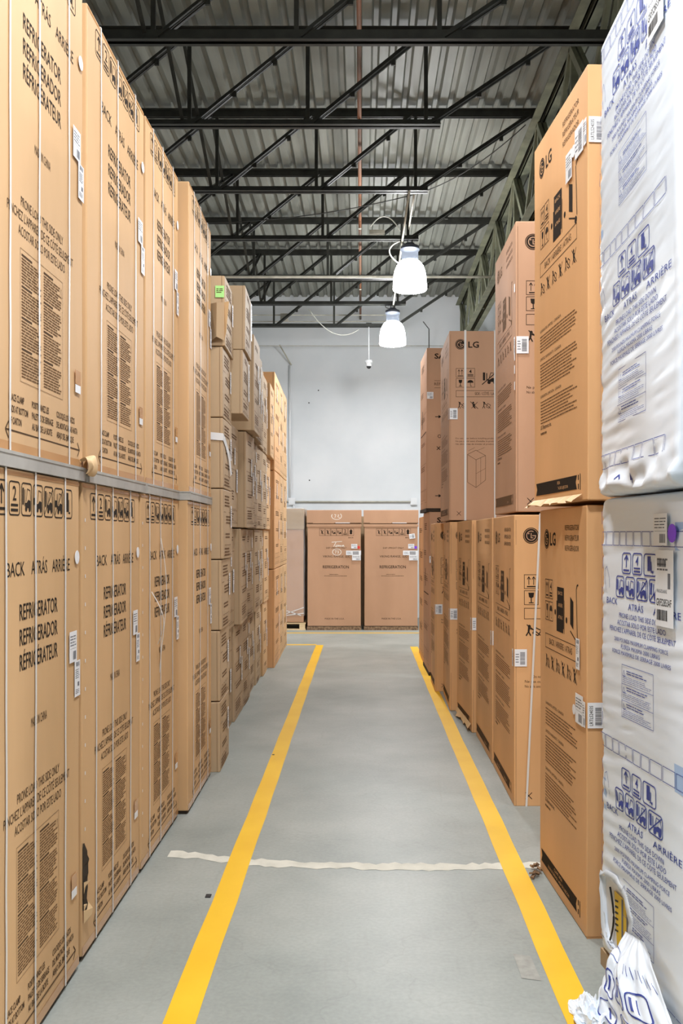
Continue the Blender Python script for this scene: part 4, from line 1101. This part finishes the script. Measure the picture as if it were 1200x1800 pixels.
def white_unit(upper):
    root = empty('film_wrapped_carton'); wx, dy, h = .85, .93, 1.74 if not upper else 1.75
    seed = 3 if upper else 0
    P = Print(); A = art_blue(1.0 if upper else .79)
    offs = (-.67, .105, .88, 1.655) if upper else (.01, .79, 1.56)
    for o_ in offs:
        for v, f, mm, l in A.items:
            vv = [(a, b+o_) for a, b in v]
            if min(b for a, b in vv) > .03 and max(b for a, b in vv) < h-.03 and max(a for a, b in vv) < dy-.01: P.items.append((vv, f, mm, l))
    P.rect(.03, .55 if not upper else .9, .03, .12, 'blue_pale', -1)
    hole = [(.035, .245), (.10, .262), (.20, .270), (.285, .250), (.315, .205), (.345, .185), (.335, .13), (.30, .08), (.24, .035), (.15, .012), (.09, .028), (.055, .075), (.04, .15)]
    def inside(u, v):
        c = False; n = len(hole)
        for i in range(n):
            (x1, y1), (x2, y2) = hole[i], hole[(i+1) % n]
            if (y1 > v) != (y2 > v) and u < (x2-x1)*(v-y1)/(y2-y1)+x1: c = not c
        return c
    def skip(face, b, z):
        if face != 'nx': return False
        return inside((dy/2-b)/.86, z-.04)
    def disp(p):
        q = ripple(p, seed)
        if upper:   # gathered loose film at the base
            k = max(0, 1-p[2]/.16)
            n = noise.noise(Vector((p[1]*9, p[2]*14, 2.2)))
            q += Vector((-.02*k*n*2-.01*k, .01*k*n, .008*k*n))
        return q
    mb = carton_mb(wx, dy, h, 'film', {'nx': P}, r=.028, step=.024, zstep=.0075, disp=disp, skip=None if upper else skip, lift=.0016)
    o = mb.build('film_wrap', root, smooth=True)
    if not upper:
        m = MB(); m.box(-wx/2+.012, wx/2-.03, -dy/2+.03, dy/2-.03, .045, h-.05, 'foam'); m.build('foam_lining', root)
        m = MB(); x = -wx/2+.006
        y0 = dy/2-.125; m.add([(x, y0, .27), (x, y0-.18, .27), (x, y0-.20, .06), (x, y0-.03, .05)], [(0, 1, 2, 3)], 'yellow_sheet')
        for i in range(6): m.add([(x-.001, y0-.01, .24-.022*i), (x-.001, y0-.04, .245-.022*i), (x-.001, y0-.04, .238-.022*i), (x-.001, y0-.01, .232-.022*i)], [(0, 1, 2, 3)], 'black')
        for i in range(2): m.add([(x-.001, y0-.07-.045*i, .265), (x-.001, y0-.085-.045*i, .265), (x-.001, y0-.085-.045*i, .08), (x-.001, y0-.07-.045*i, .08)], [(0, 1, 2, 3)], 'grey_ink')
        q = m.build('label_sheet', root); q['label'] = 'yellow printed sheet showing through the tear'
        m = MB()
        pts = [(x-.004, y0+.03-.035*math.sin(math.pi*t), .27-.20*t) for t in [k/12 for k in range(13)]]; m.tube(pts, .004, 'black', 6); m.build('black_cord', root)
        # ragged lip round the tear
        m = MB(); R = random.Random(6); n = 46; rim = []
        L = len(hole)
        for k in range(n):
            t = k/n*L; i = int(t); f = t-i; a = hole[i % L]; b = hole[(i+1) % L]
            u = .86*(a[0]+(b[0]-a[0])*f); v = a[1]+(b[1]-a[1])*f+.04
            cu, cv = u-.165, v-.18; d = math.hypot(cu, cv)
            u2 = u+cu/d*.012; v2 = v+cv/d*.012; e = R.uniform(.004, .022)
            rim.append([(-wx/2+.012, dy/2-u, v), (-wx/2-.012, dy/2-(u+cu/d*R.uniform(0, .014)), v+cv/d*R.uniform(0, .014)), (-wx/2-.001, dy/2-(u2+cu/d*e), v2+cv/d*e)])
        vs = [p for r_ in rim for p in r_]
        fs = []
        for k in range(n):
            k2 = (k+1) % n; fs += [(3*k, 3*k+1, 3*k2+1, 3*k2), (3*k+1, 3*k+2, 3*k2+2, 3*k2+1)]
        m.add(vs, fs, 'film'); m.build('torn_lip', o, smooth=True)
        m = MB(); m.box(-wx/2-.002, wx/2-.02, -dy/2+.01, dy/2-.01, -.06, .004, 'kraft_grey'); m.build('base_tray', root)
    return root
wl = white_unit(False); put(wl, 'R', 1.035, .925, 2.62, 3.55, .85, .06)
tag(wl, 'lower carton wrapped in white blue printed film, torn open near the floor', 'carton')
stick(label_mesh(.13, .25, 'model', 71), 'model_label', wl, 'nx', .85, .93, .515, 1.30, o=.010)
stick(label_mesh(.10, .105, 'ship', 72), 'shipping_label', wl, 'nx', .85, .93, .50, 1.565, o=.010)
stick(round_sticker(.030, 'purple'), 'round_sticker', wl, 'nx', .85, .93, .635, 1.605, o=.010, label='purple round sticker')
wu = white_unit(True); put(wu, 'R', .912, .925, 2.62, 3.555, .85, 1.806)
wl.location.z = .06; 
tag(wu, 'upper carton wrapped in white blue printed film with crumpled base', 'carton')
stick(label_mesh(.16, .25, 'model', 71), 'model_label', wu, 'nx', .85, .93, .655, 1.40, o=.010)

# torn film sheet draped to the floor
def film_sheet():
    nu, nv = 60, 60; P = []
    def S(s, t):   # s: from the wall down, t: across from far to near
        # top edge on the carton face, lower edge on the floor in the aisle
        yt = 3.26-.16*t; zt = .235+.03*t
        xt = .945+.019*t
        yb = 3.17-.50*t; xb = .815+.185*t-.05*math.sin(math.pi*t)
        sx = s**.9
        x = xt+(xb-xt)*sx; y = yt+(yb-yt)*s; z = zt*(1-s)+.012
        x -= .035*math.sin(math.pi*t)*math.sin(math.pi*min(1, s*1.2))
        a = noise.noise(Vector((s*3+1, t*7, .5))); b = noise.noise(Vector((s*8, t*14, 3.5)))
        x += -.015*abs(a)*s*2-.006*b; z += (.035*max(0, a)+.010*b)*min(1, s*3); z = max(z, .006)
        # fold ridges fanning from the corner
        x -= .016*max(0, math.sin(t*13+.4))*min(1, s*2.5)
        return Vector((min(x, .905+.118*(3.55-y)), y, z))
    m = MB(); vs = [S(i/nu, j/nv) for i in range(nu+1) for j in range(nv+1)]
    fs = [(i*(nv+1)+j, (i+1)*(nv+1)+j, (i+1)*(nv+1)+j+1, i*(nv+1)+j+1) for i in range(nu) for j in range(nv)]
    m.add(vs, fs, 'film')
    Q = Print(); t_ = .012
    Q.pline([(.18, .05), (.22, .3), (.3, .35), (.34, .1)], .008); 
    for a in (.15, .38, .61): Q.frame(.45, a, .22, .20, .014, r=.05); Q.line(.50, a+.05, .62, a+.05, .02); Q.line(.50, a+.09, .62, a+.09, .012)
    for a in (.1, .42, .7): Q.frame(.75, a, .2, .24, .014, r=.05)
    Q.line(.80, .5, .9, .6, .02); Q.line(.82, .2, .9, .27, .02)
    for i in range(8): Q.line(.25+i*.01, .55+i*.05, .33+i*.008, .58+i*.05, .006)
    def sub(poly):    # split edges so the print follows the folds
        return poly
    for pv, pf, mm, l in Q.items:
        for f in pf:
            p4 = [pv[i] for i in f]
            if len(p4) != 4: continue
            a, b, c, d = [Vector(q) for q in p4]; n = max(1, int(max((b-a).length, (c-b).length)/.015))
            long_ab = (b-a).length > (c-b).length
            for k in range(n):
                t0, t1 = k/n, (k+1)/n
                quad = (a.lerp(b, t0), a.lerp(b, t1), d.lerp(c, t1), d.lerp(c, t0)) if long_ab else (a.lerp(d, t0), b.lerp(c, t0), b.lerp(c, t1), a.lerp(d, t1))
                m.add([S(q.x, q.y)+Vector((-.002, 0, .003)) for q in quad], [(0, 1, 2, 3)], 'blue')
    return m
o = film_sheet().build('torn_film_sheet', smooth=True); tag(o, 'torn sheet of white film with blue print draped from the carton to the floor', 'plastic film')
def crumple(cx, cy, rx, ry, rz, seed, mat, name, label, cat, prn=False):
    m = MB(); n, k = 40, 26; vs = []
    for i in range(k+1):
        th = math.pi*.5*i/k
        for j in range(n):
            a = 2*math.pi*j/n; d = Vector((math.cos(a)*math.cos(th), math.sin(a)*math.cos(th), math.sin(th)))
            f = 1+.55*noise.noise(d*2.1+Vector((seed, 0, 0)))+.30*abs(noise.noise(d*6+Vector((0, seed, 0))))
            vs.append((cx+d.x*rx*f, cy+d.y*ry*f, max(.004, d.z*rz*f*(.65+.6*noise.noise(d*4+Vector((seed, 2, 0)))))))
    fs = [(i*n+j, i*n+(j+1) % n, (i+1)*n+(j+1) % n, (i+1)*n+j) for i in range(k) for j in range(n)]
    m.add(vs, fs, mat); return tag(m.build(name), label, cat)
crumple(.785, 3.15, .05, .10, .06, 1, 'film', 'crumpled_film', 'crumpled white plastic film scrap lying on the end of the right stripe', 'plastic film')
R = random.Random(12)
m = MB()
for k in range(11):
    a = R.uniform(0, 6.28); x = .862+R.uniform(-.022, .022)-.0; y = 4.53-.012*k+R.uniform(-.03, .03); z = .012+.045*R.random()*(1-k/14)
    p = Vector((x-.015*k*.1, y, z)); q = p+Vector((R.uniform(-.03, .02), R.uniform(-.03, .03), R.uniform(-.008, .022)))
    q.z = max(q.z, .004); m.bar(p, q, .016, .008, 'debris', up=(R.random(), R.random(), 1))
tag(m.build('cardboard_debris'), 'crumbled brown cardboard bits on the floor at the corner of the orange carton', 'debris')

# ------------------------------------------------------------------ far end cartons
def viking(cx, mark, dotmat, label):
    root = empty('refrigerator_carton', (cx, 15.9+.36, 0)); tag(root, label, 'carton', 'refrigerator cartons against the back wall')
    wx, dy, h = .955, .72, 1.74
    P = Print(); k = 'ink'
    for i in range(6):
        x = .205+i*.1; P.frame(x, 1.575, .098, .125, .004, k)
        if i == 4: ic_num(P, '2', x, 1.575, .098, .125, k)
        elif i == 5:
            P.poly([(x+.02, 1.65), (x+.05, 1.69), (x+.08, 1.65)], k); P.rect(x+.03, 1.60, .04, .055, k)
        else: ic_cross(P, x+.01, 1.59, .08, .095, k) if i < 2 else ic_truck(P, x+.01, 1.59, .08, .09, k, no=False)
    P.text('BACK', .71, 1.53, .02, width=.09, mat=k)
    P.text('SHIP UPRIGHT ONLY', .32, 1.345, .030, width=.36, mat='ink_mid')
    P.text('VIKING RANGE, LLC', .265, 1.195, .036, width=.475, mat=k)
    P.text('REFRIGERATION', .265, 1.005, .052, width=.455, mat=k, bold=.01)
    P.fine(.38, .895, .2, .014, 1, 2, 'ink_mid'); P.fine(.29, .868, .40, .014, 1, 3, 'ink_mid')
    P.text('MADE IN THE U.S.A.', .30, .115, .030, width=.34, mat=k)
    if mark:
        c = 'chalk'
        for a in ([(.42, 1.46), (.60, 1.475)], [(.50, 1.47), (.455, 1.385)], [(.50, 1.41), (.485, 1.385), (.51, 1.38), (.525, 1.405), (.50, 1.41)],
                  [(.535, 1.415), (.54, 1.385), (.555, 1.41), (.565, 1.385), (.58, 1.41), (.585, 1.385)], [(.625, 1.41), (.60, 1.40), (.605, 1.385), (.63, 1.41), (.635, 1.38)]):
            P.pline(a, .009, c, layer=2)
        P.arc(.51, 1.29, .06, .008, 0, 360, c, layer=2, sx=1.35)
        P.pline([(.475, 1.31), (.50, 1.315), (.485, 1.265)], .008, c, layer=2); P.pline([(.52, 1.315), (.54, 1.305), (.525, 1.29), (.545, 1.28), (.52, 1.265)], .008, c, layer=2)
    carton_mb(wx-.03, dy-.02, h, 'kraft_rose', {'ny': P}, seed=int(cx*10)+80).build('carton', root, loc=(0, 0, .07))
    Q = Print()
    if mark:
        Q.arc(.52, .13, .065, .008, 150, 400, 'chalk', sx=1.4, layer=1); Q.pline([(.48, .155), (.51, .155), (.49, .10)], .008, 'chalk', layer=1); Q.pline([(.54, .15), (.56, .15), (.54, .12), (.575, .10)], .008, 'chalk', layer=1)
    Q.rect(.005, .006, wx-.012, .008, 'ink_mid'); Q.rect(.5, .006, .25, .01, 'white_label', 1)
    carton_mb(wx, dy, .235, 'kraft_rose', {'ny': Q}, seed=90).build('lid', root, loc=(0, 0, 1.855))
    m = MB(); m.box(-wx/2, wx/2, -dy/2, dy/2, 1.80, 1.845, 'kraft_rose'); m.box(-wx/2+.02, wx/2-.02, -dy/2+.02, dy/2-.02, 1.75, 1.86, 'shade_base'); m.build('rim', root)
    m = MB(); m.box(-wx/2+.005, wx/2-.005, -dy/2-.003, dy/2, 0, .062, 'debris'); m.box(-wx/2+.02, wx/2-.02, -dy/2+.01, dy/2-.02, .06, .072, 'shade_base'); m.build('base_tray', root)
    for (u, v, w, hh, kd) in ((.775, 1.42, .105, .08, 'ship'), (.685, 1.305, .26, .08, 'bar'), (.79, 1.215, .15, .09, 'ship')):
        stick(label_mesh(w, hh, kd, int(u*100)), 'shipping_label', root, 'ny', wx, dy, u, v, o=.006+v*.001)
    stick(round_sticker(.026, dotmat), 'round_sticker', root, 'ny', wx, dy, .905, 1.44, o=.004, label=('red' if dotmat == 'red' else 'purple')+' round sticker')
    if not mark:
        q = stick(label_mesh(.10, .085, 'bar', 9), 'shipping_label', root, 'ny', wx, dy, .80, 1.585, o=.006); q.rotation_euler.x = .15
    return root
viking(-.475, True, 'red', 'brown carton with white handwriting and a red dot against the back wall')
viking(.515, False, 'purple', 'brown carton with a purple dot and no handwriting against the back wall')
# shrink wrapped carton on a pallet
root = empty('wrapped_carton', (-1.50, 16.3, .135)); tag(root, 'reddish carton in clear stretch wrap standing on a wooden pallet', 'carton')
carton_mb(.98, .72, 1.62, 'kraft_rose', {}, seed=95).build('carton', root)
carton_mb(1.0, .74, .36, 'kraft_grey', {}, seed=96).build('lid', root, loc=(0, 0, 1.62))
def wrap_disp(p):
    n = noise.noise(Vector((p[0]*5+p[2]*2, p[1]*5, p[2]*4))); return Vector(p)+Vector((.01*n, .012*n, 0))
carton_mb(1.03, .77, 1.9, 'clear', {}, r=.03, step=.06, disp=wrap_disp).build('stretch_wrap', root, loc=(0, 0, .10), smooth=True)
m = MB()
for a, b in (((-.3, .12), (.2, .30)), ((-.1, .30), (.45, .12)), ((.1, .12), (.5, .26)), ((.0, .10), (.5, .16))): m.bar((a[0], -.395, a[1]), (b[0], -.395, b[1]), .004, .012, 'plastic_white')
m.build('wrap_tail', root)
root = empty('wooden_pallet', (-1.50, 16.3, 0)); tag(root, 'pale wooden pallet under the stretch wrapped carton', 'pallet')
for i in range(5):
    m = MB(); m.box(-.50, .53, -.38+.16*i, -.27+.16*i, .105, .125, 'wood'); m.build('deck_board', root)
for x in (-.45, .02, .47):
    m = MB(); m.box(x-.05, x+.05, -.38, .38, .02, .105, 'wood'); m.build('stringer', root)
m = MB(); m.box(.0, .53, -.39, -.30, .0, .02, 'wood'); m.box(-.5, -.2, -.39, -.30, .0, .02, 'wood'); m.build('bottom_board', root)

# cartons added behind the end row to keep its gaps dark
for x, nm in ((.02, 'between the two end cartons'), (-1.02, 'beside the wrapped carton')):
    root = empty('added_gap_carton', (x, 17.25, 0)); tag(root, 'plain carton added to darken the gap '+nm, 'carton')
    carton_mb(.9, .8, 2.0, 'kraft_grey', {}, seed=97).build('carton', root)
